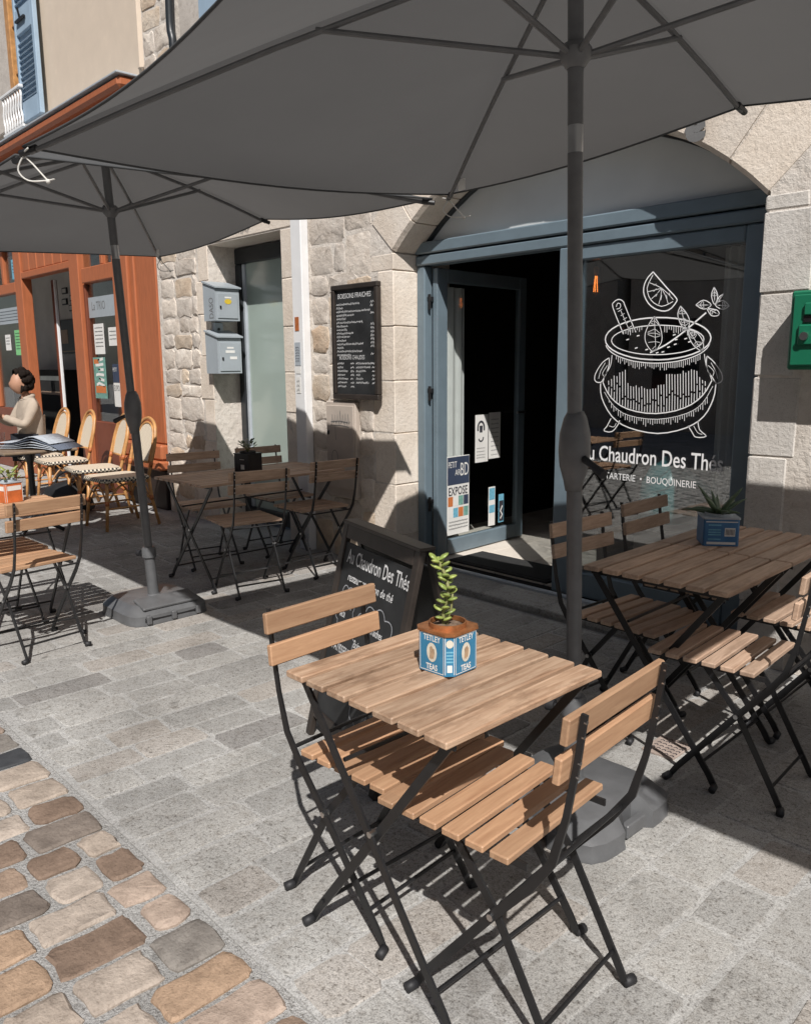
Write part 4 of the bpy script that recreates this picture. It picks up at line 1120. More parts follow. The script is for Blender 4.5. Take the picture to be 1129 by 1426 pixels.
def make_table(label, loc, rotz, mat, group, n=7, wx=.55, ly=.54, leg_in=.04):
    t = thing('folding_table', label, 'table', loc, rotz, group)
    pit = wx/n; first = None
    for k in range(n):
        c = (-wx/2+pit*(k+.5),0,.692)
        if first is None: m = MB(); m.cbox(c,(pit-.0145,ly,.017),.003); first = m.build('slat',mat,t)
        else: again(first,c)
    for s in (-1, 1):
        y = s*(ly/2-leg_in)
        m = MB(); m.bar([(-wx/2+.02,.674),(wx/2-.02,.674)],.018,y-.003,y+.003); m.build('top_rail','metal_black',t)
        m = MB(); m.bar([(wx/2-.04,.672),(-wx/2+.045,.05),(-wx/2+.025,.016)],.022,y+.004,y+.011); m.build('leg','metal_black',t)
        m = MB(); m.bar([(-wx/2+.04,.672),(wx/2-.045,.05),(wx/2-.025,.016)],.022,y-.011,y-.004); m.build('leg','metal_black',t)
        for sx, yy in ((-1,y+.008),(1,y-.008)):
            m = MB(); m.tube([(sx*(wx/2-.023),yy,.016),(sx*(wx/2-.023)+sx*.004,yy+s*.028,.013)],.0125,8); m.build('foot_cap','rubber',t,True)
        m = MB(); m.tube([(0,y-.014,.372),(0,y+.014,.372)],.008,8); m.build('pivot_bolt','steel',t)
    yy = ly/2-leg_in
    for x, z in ((-wx/2+.07,.088),(wx/2-.07,.088),(-.10,.515)):
        m = MB(); m.tube([(x,-yy,z),(x,yy,z)],.0055,6); m.build('cross_rod','metal_black',t)
    return t
G1, G2, G3, G4 = 'folding chairs at the sunlit table', 'folding chairs at the shaded pair of tables by the window', 'folding chairs at the long slatted table', 'folding chairs at the table with the orange tin'
def chair_at(proto, label, xback, yc, face, group, dy=0, rot=0):
    # xback: where the top of the backrest stands; face +1 looks along +x
    loc = (xback+face*.22, yc, 0); rz = (0 if face > 0 else math.pi)+R(rot)
    if proto is None: return None, loc, rz
    return dup(proto, label, loc, rz, group)
def mk(label,xb,yc,face,mat,group,rot=0):
    return make_chair(label,(xb+face*.22,yc,0),(0 if face > 0 else math.pi)+R(rot),mat,group)
cA = mk('tan slatted folding chair at the sunlit table, on its sandwich-board side',-1.735,1.315,1,'wood',G1,4)
chair_at(cA,'tan slatted folding chair at the sunlit table, standing over a grey umbrella base',-.805,1.322,-1,G1,rot=5)
chair_at(cA,'sunlit folding chair drawn back from the small table with the orange tin',-3.975,1.345,-1,G4,rot=8)
chair_at(cA,'folding chair facing the other across the table with the orange tin, café side',-4.97,1.33,1,G4,rot=2)
cB = mk('shaded folding chair beside the tea-room entrance, doorway side of the paired tables',-1.90,2.755,1,'wood_lightened',G2,-2.5)
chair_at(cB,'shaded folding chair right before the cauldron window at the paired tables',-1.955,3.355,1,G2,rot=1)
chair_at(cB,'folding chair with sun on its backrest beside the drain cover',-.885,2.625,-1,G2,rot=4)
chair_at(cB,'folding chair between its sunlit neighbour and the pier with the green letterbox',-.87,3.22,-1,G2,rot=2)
chair_at(cB,'folding chair with its back to the sandwich board, nearer the umbrella base',-4.13,2.72,-1,G3,rot=-10)
chair_at(cB,'folding chair with its back to the arched entrance at the long slatted table',-4.21,3.335,-1,G3,rot=-2)
chair_at(cB,'folding chair on the café side of the long slatted table, toward the street',-5.40,2.89,1,G3,rot=-9)
chair_at(cB,'folding chair against the frosted side door at the long slatted table',-5.38,3.46,1,G3,rot=-3)
GT = 'folding slatted tables'
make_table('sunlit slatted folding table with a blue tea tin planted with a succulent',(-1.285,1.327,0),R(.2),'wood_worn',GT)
tB = make_table('shaded slatted table, street half of the pair under the umbrella',(-1.385,2.705,0),R(1.6),'wood_lightened',GT)
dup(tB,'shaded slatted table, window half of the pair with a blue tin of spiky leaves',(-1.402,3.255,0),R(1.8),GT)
make_table('small slatted table with an orange tin near the café terrace',(-4.50,1.36,0),R(-1),'wood',GT)
make_table('long brown slatted folding table in front of the frosted side door',(-4.72,3.00,0),R(1),'wood_lightened',GT,9,.62,1.14,.08)

# ---------------------------------------------------------------- parasols (local origin on the ground under the pole)
def make_umbrella(label, loc, group, roller=False, ss=.075, side=1):
    t = thing('parasol', label, 'parasol', loc, 0, group)
    # weighted base plate
    n = 40; hw = .245; prof = [(1.0,0),(1.0,.012),(.985,.02),(.985,.055),(.80,.098),(.76,.102)]
    vs = []; 
    def sq(a, k):
        c, s_ = math.cos(a), math.sin(a); p = 6.
        r = hw/((abs(c)**p+abs(s_)**p)**(1/p)); return r*k*c, r*k*s_
    for k, z in prof:
        for i in range(n):
            a = 2*math.pi*i/n; x, y = sq(a, k)
            m4 = abs(((a+math.pi/4) % (math.pi/2))-math.pi/4)
            if m4 < .30 and k > .77 and not roller: x *= .80/k*.98; y *= .80/k*.98
            vs.append((x,y,z))
    fs = [(i*n+k,i*n+(k+1)%n,(i+1)*n+(k+1)%n,(i+1)*n+k) for i in range(len(prof)-1) for k in range(n)]+[tuple(range(n))[::-1],tuple((len(prof)-1)*n+k for k in range(n))]
    m = MB(); m.add(vs,fs); base = m.build('base','plastic',t,35)
    for k in range(4):
        if not roller:
            m = MB(); m.cbox((0,-.220,.034),(.10,.026,.044),.004); rz = Matrix.Rotation(k*math.pi/2,3,'Z'); m.v = [tuple(rz @ Vector(p)) for p in m.v]; m.build('grip','plastic',base)
    if roller:
        m = MB(); m.tube([(.225,-.17,.032),(.225,.17,.032)],.018,10); m.build('axle','metal_black',base,40)
        for y in (-.15,0,.15): m = MB(); m.cbox((.232,y,.035),(.05,.03,.05),.006); m.build('bracket','plastic',base)
        m = MB(); m.cbox((.16,0,.104),(.13,.34,.02),.006,Matrix.Rotation(R(14),3,'Y')); m.build('cover','plastic',base)
    L = lambda z: Vector((0,-.10*(z-.1)/2.15,z))
    m = MB(); m.tube([L(.10),L(.11),L(.345)],[.042,.031,.030],16); m.build('sleeve','plastic',t,40)
    m = MB(); m.lathe([(.034,.325),(.040,.332),(.040,.378),(.033,.392),(.026,.392)],16,tuple(L(.35)*Vector((1,1,0)))); cl = m.build('collar','plastic',t,40)
    m = MB(); y0 = L(.33).y; m.tube([(-.03,y0-.01,.345),(-.065,y0-.02,.345)],.007,8); m.tube([(-.06,y0-.02,.345),(-.085,y0-.026,.345)],[.02,.021],10); m.build('knob','rubber',cl,40)
    m = MB(); m.tube([L(.30),L(1.13)],.0235,16); m.build('lower_pole','pole',t,40)
    m = MB(); prof2 = [(.024,-.12),(.030,-.09),(.043,-.045),(.047,0),(.045,.05),(.034,.095),(.024,.115)]
    m.lathe(prof2,18,tuple(L(1.17))); cr = m.build('crank_housing','pole',t,True)
    m = MB(); c = L(1.15); m.tube([c+Vector((side*.04,-.01,0)),c+Vector((side*.075,-.03,-.01)),c+Vector((side*.135,-.05,-.035))],[.011,.010,.014],8); m.build('crank_handle','rubber',cr,40)
    m = MB(); m.tube([L(1.28),L(1.99)],.0215,16); m.build('upper_pole','pole',t,40)
    m = MB(); m.tube([L(1.985),L(2.065)],.0208,16); m.build('silver_joint','steel',t,40)
    m = MB(); m.tube([L(2.06),L(2.52)],.0212,16); m.build('top_pole','pole',t,40)
    hub = L(2.235); m = MB(); m.lathe([(.024,-.035),(.040,-.012),(.044,.012),(.034,.026),(.024,.028)],16,tuple(hub)); m.build('hub','pole',t,40)
    apex = Vector((0,-.115,2.525))
    tips = [Vector(p) for p in ((-1.42,-1.05,2.10),(0,-1.07,2.19),(1.42,-1.05,2.10),(1.42,.895,2.205),(0,.895,2.290),(-1.42,.895,2.205))]
    m = MB(); m.lathe([(.05,-.02),(.05,.015),(.02,.03)],12,tuple(apex)); m.build('crown','pole',t,40)
    for k, tp in enumerate(tips):
        m = MB(); q = [apex+(tp-apex)*f+Vector((0,0,-.014+.035*math.sin(math.pi*f)*.6)) for f in (0.02,.25,.5,.75,.985)]
        m.tube(q,.0085,8); rb = m.build('rib','pole',t,40)
        f = .42 if k % 3 != 1 else .55
        e = apex+(tp-apex)*f+Vector((0,0,-.005+.03*math.sin(math.pi*f)*.6)); d = (e-hub); d.z = 0; d.normalize()
        m = MB(); m.tube([hub+d*.035,e],.0085,8); m.build('strut','pole',t,40)
        m = MB(); dd = (tp-apex).normalized(); m.tube([tp-dd*.05+Vector((0,0,-.008)),tp+dd*.012+Vector((0,0,-.006))],[.013,.011],8); m.build('rib_end','metal_black',rb,40)
    # canopy: six sagging panels
    m = MB(); N = 12
    for k in range(6):
        a, b = tips[k], tips[(k+1) % 6]; idx = {}; vs = []
        short = abs(a.x-b.x) < .1
        for i in range(N+1):
            for j in range(i+1):
                f = i/N; g = j/i if i else 0
                p = apex+(a-apex)*f*(1-g)+(b-apex)*f*g
                rib = .03*math.sin(math.pi*f)*.6
                sag = (ss if short else .05)*math.sin(math.pi*g)*f*f*(1.2-.5*f)
                p = p+Vector((0,0,.012+rib-sag))
                if i == N:
                    mid = (apex-p); mid.z = 0; p = p+mid.normalized()*(.045 if short else .025)*math.sin(math.pi*g)
                idx[(i,j)] = len(vs); vs.append(p)
        fs = []
        for i in range(N):
            for j in range(i+1):
                fs.append((idx[(i,j)],idx[(i+1,j)],idx[(i+1,j+1)]))
                if j < i: fs.append((idx[(i,j)],idx[(i+1,j+1)],idx[(i,j+1)]))
        m.add(vs,fs)
    cp = m.build('canopy','fabric',t,True)
    m = MB()
    for k in range(6):
        a, b = tips[k], tips[(k+1) % 6]; short = abs(a.x-b.x) < .1; pts = []
        for j in range(N+1):
            g = j/N; p = a+(b-a)*g; sag = (ss if short else .05)*math.sin(math.pi*g)*.7
            p = p+Vector((0,0,.012-sag)); mid = (apex-p); mid.z = 0; pts.append(p+mid.normalized()*(.045 if short else .025)*math.sin(math.pi*g))
        m.tube(pts,.0045,5)
    m.build('hem','fabric',cp,True)
    for tp, sx in ((tips[5],1),(tips[0],-1)):
        m = MB(); o = tp+Vector((0,0,-.012))
        m.tube(smoothpts([o+Vector((-.10*sx*.4,.0,.012)),o,o+Vector((.018,.02,-.03)),o+Vector((.05,.045,-.075)),o+Vector((.06,.05,-.085))],4),.0028,6)
        m.tube(smoothpts([o,o+Vector((-.02,-.015,-.045)),o+Vector((.005,.005,-.078)),o+Vector((.05,.045,-.08)),o+Vector((.085,.06,-.078))],4),.0028,6)
        m.ball(o+Vector((.056,.048,-.083)),.008,8,6); m.build('tie_cord','string',t,True)
    tp = tips[5]; e = apex+(tp-apex)*.90; m = MB(); m.cbox(e+Vector((.045,-.01,-.02)),(.04,.004,.05),.001); m.build('care_label','paper',cp)
    return t
GU = 'grey rectangular parasols in a row along the terrace'
uA = make_umbrella('grey parasol standing over the sunlit table, with a knobbed crank pole and notched base',(-1.395,2.045,0),GU)
uB = make_umbrella('grey parasol with a roller base standing before the long slatted table',(-4.362,2.062,0),GU,True,.0,-1)
dup(uA,'grey parasol shading the paired tables from beyond them',(1.66,2.05,0),0,GU)

# ---------------------------------------------------------------- sandwich board
sb = thing('sandwich_board','black A-frame chalkboard lettered Au Chaudron Des Thés on the pavement','sandwich board',(-2.105,1.88,0),R(-14.3))
HT, SP, HWD = .825, .20, .295
def leaf_board(sgn):
    ang = math.atan2(SP-.012,HT); rt_ = Matrix.Rotation(sgn*-ang,3,'X') if sgn < 0 else Matrix.Rotation(ang,3,'X')
    top = Vector((0,sgn*.016,HT))
    def T(m): 
        out = []
        for p in m.v:
            v = Vector((p[0],p[1],p[2])); d = -v.z
            out.append((v.x, top.y+sgn*d*math.sin(ang)+v.y*math.cos(ang), top.z-d*math.cos(ang)+sgn*v.y*math.sin(ang)))
        m.v = out; return m
    LEN = HT/math.cos(ang)
    for sx in (-1,1): m = MB(); m.cbox((sx*(HWD-.019),0,-LEN/2),(.038,.022,LEN),.003); T(m).build('leg','board_frame',sb)
    m = MB(); m.cbox((0,0,-.028),(HWD*2-.078,.0215,.055),.003); T(m).build('top_rail','board_frame',sb)
    m = MB(); m.cbox((0,0,-LEN+.10),(HWD*2-.078,.0215,.04),.003); T(m).build('bottom_rail','board_frame',sb)
    m = MB(); m.cbox((0,0,-LEN/2+.015),(HWD*2-.076,.008,LEN-.17),.001); pn = T(m).build('panel','board',sb)
    return T, pn, LEN
T, pn, LEN = leaf_board(-1)
def fnb(u, v):
    m = MB(); m.v = [(u,-.006,v)]; return T(m).v[0]
for nm, tx, u, v, sz, xs_, sl_ in (('title','Au Chaudron Des Thés',-.222,-.142,.075,.66,0),('subtitle','restaurant - salon de thé',-.19,-.205,.042,.85,.15),('formula_heading','FORMULE',-.215,-.305,.032,.7,0),('formula_line','MIDI',-.20,-.345,.030,.7,0),
    ('drinks_line','Boissons fraiches',-.05,-.345,.040,.70,.1),('drinks_line','Boissons chaudes',-.05,-.425,.040,.70,.1),('pastry_heading','PATISSERIES',-.215,-.475,.045,.70,0)):
    m = MB(); put_text(m,tx,fnb,u,v,sz,xs_,slant=sl_,jit=.0008,bold=.0005); m.build(nm,'chalk',pn)
def cloud(m,cu,cv,ru,rv,k=9):
    pts = []
    for i in range(k*7+1):
        a = 2*math.pi*i/(k*7); b = abs(math.sin(a*k/2))*.16+.88; pts.append((cu+ru*b*math.cos(a),cv+rv*b*math.sin(a)))
    m.ribbon(pts,.0045,fnb)
m = MB(); cloud(m,-.165,-.31,.075,.085,8); cloud(m,.085,-.375,.155,.125,11); cloud(m,-.15,-.57,.075,.07,8); cloud(m,.07,-.60,.07,.08,7)
m.build('chalk_clouds','chalk_dim',pn)
m = MB()
for u in (-.17,-.10,.06): 
    for k in range(5): m.ribbon([(u+.01*k,-.60+.01*k),(u+.03+.008*k,-.56),(u+.02*k*.5,-.54)],.007,fnb)
m.build('chalk_sketch','chalk',pn)
leaf_board(1)
m = MB(); m.cbox((0,0,HT+.006),(HWD*2,.06,.012),.002); m.build('cap','board_frame',sb)
m = MB(); m.tube([(HWD-.02,-.11,.40),(HWD-.02,0,.36),(HWD-.02,.11,.40)],.003,6); m.build('chain','steel',sb)

# ---------------------------------------------------------------- planted tins
def octa(hw, c): return [(hw-c,-hw),(hw,-hw+c),(hw,hw-c),(hw-c,hw),(-hw+c,hw),(-hw,hw-c),(-hw,-hw+c),(-hw+c,-hw)]
def tin(label, loc, rot, hw, ch, h, mat, rim):
    t = thing('planted_tin', label, 'plant pot', loc, rot)
    m = MB(); m.prism(octa(hw,ch),0,h,'z'); m.build('tin',mat,t)
    m = MB(); m.prism(octa(hw+.003,ch),h,h+.006,'z'); m.lathe([(hw*.80,.006),(hw*.80,.018),(hw*.74,.018),(hw*.74,.004)],20,(0,0,h)); m.build('rim',rim,t,30)
    m = MB(); m.lathe([(hw*.72,.007),(hw*.5,.011),(hw*.1,.012)],14,(0,0,h)); m.build('soil','soil',t,True)
    return t
def leafblob(m, o, d, L, W, T_):
    d = Vector(d).normalized(); u = d.cross(Vector((0,0,1))); u = u.normalized() if u.length > 1e-3 else Vector((1,0,0)); n = u.cross(d)
    prof = ((0,.15),(.25,.75),(.55,1),(.85,.7),(1,.1)); vs = []; k = 6
    for f, r in prof:
        for i in range(k): a = 2*math.pi*i/k; vs.append(Vector(o)+d*L*f+u*W*r*math.cos(a)+n*T_*r*math.sin(a))
    m.add(vs,[(j*k+i,j*k+(i+1)%k,(j+1)*k+(i+1)%k,(j+1)*k+i) for j in range(4) for i in range(k)]+[tuple(range(k)),tuple(4*k+i for i in range(k))])
TB = .7015
t = tin('blue tea tin with a tall jade succulent on the sunlit table',(-1.295,1.352,TB),R(3),.057,.017,.098,'tin_blue','rust')
def face_print(par, fn, w_):
    m = MB(); put_text(m,'TETLEY',fn,0,.079,.020,.80,'CENTER',bold=.0004); put_text(m,'TEAS',fn,0,.008,.020,.80,'CENTER',bold=.0006)
    for a in (-1,1): m.ribbon([(a*w_*.92,.004),(a*w_*.92,.095)],.0018,fn)
    m.ribbon([(-w_*.92,.095),(w_*.92,.095)],.0018,fn); m.ribbon([(-w_*.92,.004),(w_*.92,.004)],.0018,fn); m.build('print','paper',par)
    m = MB(); c = [fn(.016*math.cos(a*.3927),.051+.024*math.sin(a*.3927)) for a in range(16)]; m.add(c,[tuple(range(16))]); m.build('oval','tin_cream',par)
    f2 = lambda u,v: fn(u,v,.0012)
    m = MB()
    for k in range(5): m.ribbon([(-.006+.004*k*.7,.034+random.uniform(0,.004)),(-.004+.003*k,.05),(-.005+.003*k,.064+random.uniform(-.004,.003))],.0022,f2)
    m.build('oval_drawing','tin_brown',par)
face_print(t,lambda u,v,d=.0006:(u,-.057-d,v),.040); face_print(t,lambda u,v,d=.0006:(.057+d,u,v),.040)
cd = math.sqrt(.5)
def cfn(u,v,d=.0006): return (.0485+u*cd+d*cd,-.0485+u*cd-d*cd,v)
m = MB(); m.ribbon([(-.0105,.004),(-.0105,.095)],.0014,cfn); m.ribbon([(.0105,.004),(.0105,.095)],.0014,cfn); m.add([cfn(-.006,.010),cfn(.006,.010),cfn(.006,.028),cfn(-.006,.028)],[(0,1,2,3)]); m.build('print','paper',t)
m = MB(); m.add([cfn(.009*math.cos(a*.5236),.080+.010*math.sin(a*.5236)) for a in range(12)],[tuple(range(12))]); m.build('medallion','tin_cream',t)
m = MB()
for z in (.060,.052,.044,.036): m.ribbon([(-.008,z),(.008,z)],.004,cfn)
m.build('small_print','sky_print',t)
sp_ = thing('succulent','leafy green jade succulent growing from the blue tea tin','plant',(-1.295,1.352,TB+.10))
sk = smoothpts([(0,-.012,0),(-.004,-.010,.04),(.006,-.004,.085),(-.012,.004,.125),(-.030,-.004,.160)],6)
MB().tube(sk,[.0045]*len(sk),7).build('stem','stem',sp_,True); MB().tube([(.004,-.01,.0),(.012,.0,.05),(.014,.004,.10)],.003,6).build('stem','stem',sp_,True)
for k in range(26):
    p = sk[min(len(sk)-1,int(3+k*(len(sk)-3)/25))]; a = k*2.4; q = random.uniform(.25,.8)
    m = MB(); leafblob(m,p,(math.cos(a),math.sin(a),q),random.uniform(.024,.034),random.uniform(.010,.013),.0045); m.build('leaf','leaf',sp_,True)
t = tin('blue tin with a white label on the window half of the paired tables',(-1.475,3.115,TB),R(38),.068,.006,.108,'tin_blue2','zinc')
fn = lambda u,v: (u,-.0688,v)
m = MB(); m.add([fn(.012,.040),fn(.052,.040),fn(.052,.074),fn(.012,.074)],[(0,1,2,3)]); m.ribbon([(-.055,.012),(.055,.012)],.010,fn); m.ribbon([(-.06,.098),(.06,.098)],.004,fn); m.build('print','paper',t)
m = MB()
for k in range(7): m.ribbon([(.017+.005*k,.045),(.017+.005*k,.069)],.0024,lambda u,v:(u,-.0694,v))
m.build('label_bars','ink',t)
m = MB()
for z in (.085,.066,.056,.046,.028): m.ribbon([(-.05,z),(-.002,z)],.005,fn)
m.build('small_print','sky_print',t)
al = thing('spiky_plant','spiky grey-green plant growing from the blue tin by the window','plant',(-1.475,3.115,TB+.11))
for k in range(15):
    a = k*2.4+.3; L = random.uniform(.12,.20); e = random.uniform(.35,1.1); d = Vector((math.cos(a)*math.cos(e),math.sin(a)*math.cos(e),math.sin(e)))
    p = [d*L*f+Vector((0,0,-.05*f*f*math.cos(e))) for f in (0,.3,.6,.85,1)]
    m = MB(); m.tube(p,[.007,.011,.008,.004,.001],5); m.build('leaf','aloe',al,True)
t = tin('black tin with a small white label on the long slatted table',(-4.80,3.02,TB),R(12),.070,.008,.120,'tin_black','tin_black')
m = MB(); fn = lambda u,v:(u,-.0708,v); m.add([fn(.0,.018),fn(.034,.018),fn(.034,.05),fn(.0,.05)],[(0,1,2,3)]); m.ribbon([(-.01,.085),(.034,.085)],.004,fn); m.build('label','paper',t)
m = MB(); m.add([(-.0708,-.05,.075),(-.0708,.05,.075),(-.0708,.05,.11),(-.0708,-.05,.11)],[(0,1,2,3)]); m.build('label','paper',t)
def bushy(label, loc, n, h, mat):
    p_ = thing('small_plant',label,'plant',loc)
    for k in range(5):
        a = k*1.3; MB().tube([(0,0,0),(.02*math.cos(a),.02*math.sin(a),h*.5),(.04*math.cos(a),.04*math.sin(a),h*.85)],.003,5).build('stem','stem',p_,True)
    for k in range(n):
        a = k*2.4; r = random.uniform(.01,.05); m = MB(); leafblob(m,(r*math.cos(a),r*math.sin(a),random.uniform(.015,h)),(math.cos(a),math.sin(a),random.uniform(.1,1)),random.uniform(.025,.045),.010,.003); m.build('leaf',mat,p_,True)
bushy('small dark leafy plant growing from the black tin',(-4.80,3.02,TB+.125),26,.09,'aloe')
t = tin('orange tin with a white label on the small table near the café',(-4.655,1.41,TB),R(15),.052,.007,.105,'tin_orange','zinc')
for fn in (lambda u,v:(u,-.0527,v), lambda u,v:(.0527,u,v)):
    m = MB(); m.add([fn(-.04,.065),fn(.04,.065),fn(.04,.09),fn(-.04,.09)],[(0,1,2,3)]); m.ribbon([(-.046,.004),(-.046,.1)],.003,fn); m.ribbon([(.046,.004),(.046,.1)],.003,fn); m.build('label','paper',t)
bushy('small green leafy plant growing from the orange tin',(-4.655,1.41,TB+.11),22,.06,'leaf')
# drain cover in the pavement
t = thing('drain_cover','small square patterned drain cover set in the pavement','drain cover',(-1.39,2.637,.0),R(0))
MB().cbox((0,0,.004),(.125,.15,.010),.002).build('plate',plain('cast_pinkish_plate',(.36,.29,.25),.7,0,.2,30),t)
m = MB()
for i in range(5):
    for j in range(6): m.ribbon([(-.045+.022*i,-.06+.023*j),(-.037+.022*i,-.052+.023*j),(-.029+.022*i,-.06+.023*j)],.005,lambda u,v:(u,v,.0096))
m.build('pattern','ink',t)

# ---------------------------------------------------------------- orange café next door
YC = 3.80
cafe = thing('cafe_building','café house with an orange wooden shopfront and cream upper wall','building',(-10.5,YC,0),world=True)
MB().box(-17.5,-7.46,3.735,4.2,4.02,7.2).build('upper_wall','cream',cafe)
MB().cbox((-7.425,3.76,5.6),(.10,.12,3.1),.03).build('corner_strip','cream',cafe)
sf = MB().box(-17.5,-7.40,3.74,4.1,2.95,3.62).build('shopfront','orange',cafe)
def cb(x0,x1,z0,z1,y0,y1,name,mat='orange',ch=.008,par=sf): return MB().cbox(((x0+x1)/2,(y0+y1)/2,(z0+z1)/2),(x1-x0,y1-y0,z1-z0),ch).build(name,mat,par)
cb(-17.5,-7.52,3.64,3.88,3.62,4.0,'frieze','orange',.02); cb(-17.5,-7.44,3.885,3.99,3.50,3.98,'cornice','orange',.03); cb(-17.5,-7.42,3.995,4.015,3.48,3.98,'flashing','zinc',.004)
# pilaster
for a,b,y in ((-8.30,-8.02,3.70),(-8.018,-7.90,3.675),(-7.898,-7.80,3.70),(-7.798,-7.375,3.715)): cb(a,b,.66,2.945,y,3.95,'pilaster_board','orange',.012)
cb(-8.30,-7.375,.50,.655,3.66,3.95,'pilaster_base','orange',.02); cb(-8.30,-7.375,.40,.495,3.63,3.95,'base_moulding','orange',.02); cb(-8.28,-7.40,0,.395,3.70,3.95,'plinth','plinth')
# glazed panel right of the door
cb(-9.56,-9.30,0,2.945,YC-.04,YC+.12,'door_post','orange'); cb(-9.298,-9.245,0,2.32,YC,YC+.08,'inner_post','orange_dark'); cb(-9.245,-8.302,2.325,2.485,YC-.03,YC+.08,'transom'); cb(-8.47,-8.302,.80,2.322,YC-.02,YC+.08,'stile'); cb(-9.245,-8.302,.0,.80,YC,YC+.08,'stall_riser','orange_dark')
MB().box(-9.244,-8.472,YC+.03,YC+.038,.802,2.323).build('pane','glass',sf)
cb(-8.785,-8.72,2.49,2.945,YC-.01,YC+.06,'mullion'); MB().box(-9.298,-8.787,YC+.03,YC+.038,2.487,2.945).build('pane','glass',sf); MB().box(-8.718,-8.304,YC+.03,YC+.038,2.487,2.945).build('pane','glass',sf)
# boarded panel over the doorway
cb(-11.15,-9.562,2.52,2.60,YC-.03,YC+.10,'door_head')
for k in range(6): cb(-11.148+k*.264,-11.148+(k+1)*.264-.012,2.602,2.944,YC-.008,YC+.06,'head_board','orange',.012)
cb(-11.40,-11.152,0,2.945,YC-.03,YC+.10,'door_post'); cb(-17.5,-11.402,2.37,2.50,YC-.03,YC+.08,'transom'); cb(-17.5,-11.402,0,.85,YC,YC+.08,'stall_riser','orange_dark')
cb(-11.95,-11.86,2.502,2.945,YC-.01,YC+.06,'mullion')
MB().box(-17.5,-11.402,YC+.03,YC+.038,.852,2.368).build('pane','glass',sf); MB().box(-11.858,-11.402,YC+.03,YC+.038,2.502,2.945).build('pane','glass',sf)
cb(-12.62,-12.54,.852,2.368,YC-.01,YC+.06,'mullion')
cb(-11.05,-10.98,.0,2.518,YC+.30,YC+.36,'open_door_edge','orange_dark'); cb(-10.97,-10.945,.0,2.518,YC+.30,YC+.34,'door_strip','white')
# café interior
m = MB(); m.box(-17.5,-7.6,5.25,5.35,0,3.2); m.box(-7.7,-7.6,4.12,5.25,0,3.2); m.box(-17.6,-17.5,4.12,5.35,0,3.2); m.build('interior_wall','interior_mid',cafe)
MB().box(-17.5,-7.6,4.12,5.25,3.0,3.1).build('interior_ceiling','interior_mid',cafe); MB().box(-17.5,-7.6,3.9,5.25,-.003,.02).build('interior_floor','plinth',cafe)
def cthing(name,label,cat,x0,x1,y0,y1,z0,z1,mat,parts=()):
    t = thing(name,label,cat,((x0+x1)/2,(y0+y1)/2,z0),world=True)
    MB().cbox(((x0+x1)/2,(y0+y1)/2,(z0+z1)/2),(x1-x0,y1-y0,z1-z0),min(.006,(y1-y0)*.3)).build('body' if y1-y0 > .05 else 'sheet',mat,t)
    for nm,a0_,a1_,c0,c1,mt in parts: MB().cbox(((a0_+a1_)/2,y0-.002,(c0+c1)/2),(a1_-a0_,.004,c1-c0),.001).build(nm,mt,t)
    return t
cthing('bar_counter','dark bar counter with a steel edge inside the orange café','counter',-14.9,-12.6,4.75,5.2,.02,1.36,'interior',(('steel_edge',-14.85,-12.65,1.20,1.27,'steel'),('shelf_edge',-14.85,-12.65,.98,1.03,'wood_lightened')))
cthing('framed_picture','large dark framed picture on the café inner wall','picture',-13.95,-13.1,5.215,5.245,1.62,2.16,'metal_black',(('print',-13.85,-13.5,1.78,2.0,'wood_worn'),('frame_line',-13.9,-13.15,1.65,1.66,'tin_brown')))
for i,(a,z) in enumerate(((-13.54,2.61),(-13.24,2.48),(-13.57,2.44),(-13.18,2.62),(-13.3,2.33))):
    o = cthing('framed_photo','small dark photo hanging above the large picture in the café','picture',a-.1,a+.1,5.225,5.245,z-.05,z+.05,'metal_black',(('print',a-.07,a+.07,z-.03,z+.03,'interior_mid'),)); o['group'] = 'small photos on the café wall'
yp = YC+.022
def sheet(name,label,x0,x1,z0,z1,mat,kind=0):
    t = thing(name,label,name.split('_')[-1],((x0+x1)/2,yp,z0),world=True)
    MB().box(x0,x1,yp,yp+.003,z0,z1).build('sheet',mat,t); f2 = lambda u,v:(u,yp-.0012,v); m = MB()
    if kind == 0:
        z = z1-.05
        while z > z0+.04: scribble(m,f2,x0+.03,x1-.03,z,.014,.006); z -= .04
        m.build('print','ink',t)
    elif kind == 1:
        for k in range(6): m.ribbon([(x0+.06+.06*(k%2)*2,z0+.15+.055*k),(x0+.13,z0+.17+.05*k),(x1-.05,z0+.14+.06*k)],.03,f2)
        m.build('drawing','paper',t); m = MB(); m.add([f2(x0+.03,z0+.06),f2(x1-.02,z0+.06),f2(x1-.02,z0+.14),f2(x0+.03,z0+.14)],[(0,1,2,3)]); m.add([f2(x0+.02,z1-.07),f2(x0+.15,z1-.07),f2(x0+.15,z1-.02),f2(x0+.02,z1-.02)],[(0,1,2,3)]); m.build('blocks','poster_orange',t)
    elif kind == 2:
        m.add([f2(x0,z1-.2),f2(x1,z1-.2),f2(x1,z1),f2(x0,z1)],[(0,1,2,3)]); m.build('dark_band','poster_navy',t); m = MB()
        f3 = lambda u,v:(u,yp-.0024,v); put_text(m,'EXPO',f2,x0+.01,z0+.17,.09,.62); m.build('heading','ink',t); m = MB(); put_text(m,'PETIT',f3,x0+.01,z1-.08,.06,.7); m.build('title','paper',t)
    elif kind == 3:
        put_text(m,'La TRIO',f2,x0+.08,z0+.08,.13,.8); m.build('lettering','graffiti',t)
sheet('glass_banner','pale banner lettered La TRIO across the café window beside the pilaster',-9.23,-8.50,1.95,2.17,'letterbox',3)
sheet('price_list','tall white price list in the café window beside the pilaster',-9.14,-8.88,1.55,1.88,'paper'); sheet('menu_sheet','squarer white menu sheet beside the tall price list',-8.76,-8.54,1.635,1.83,'paper')
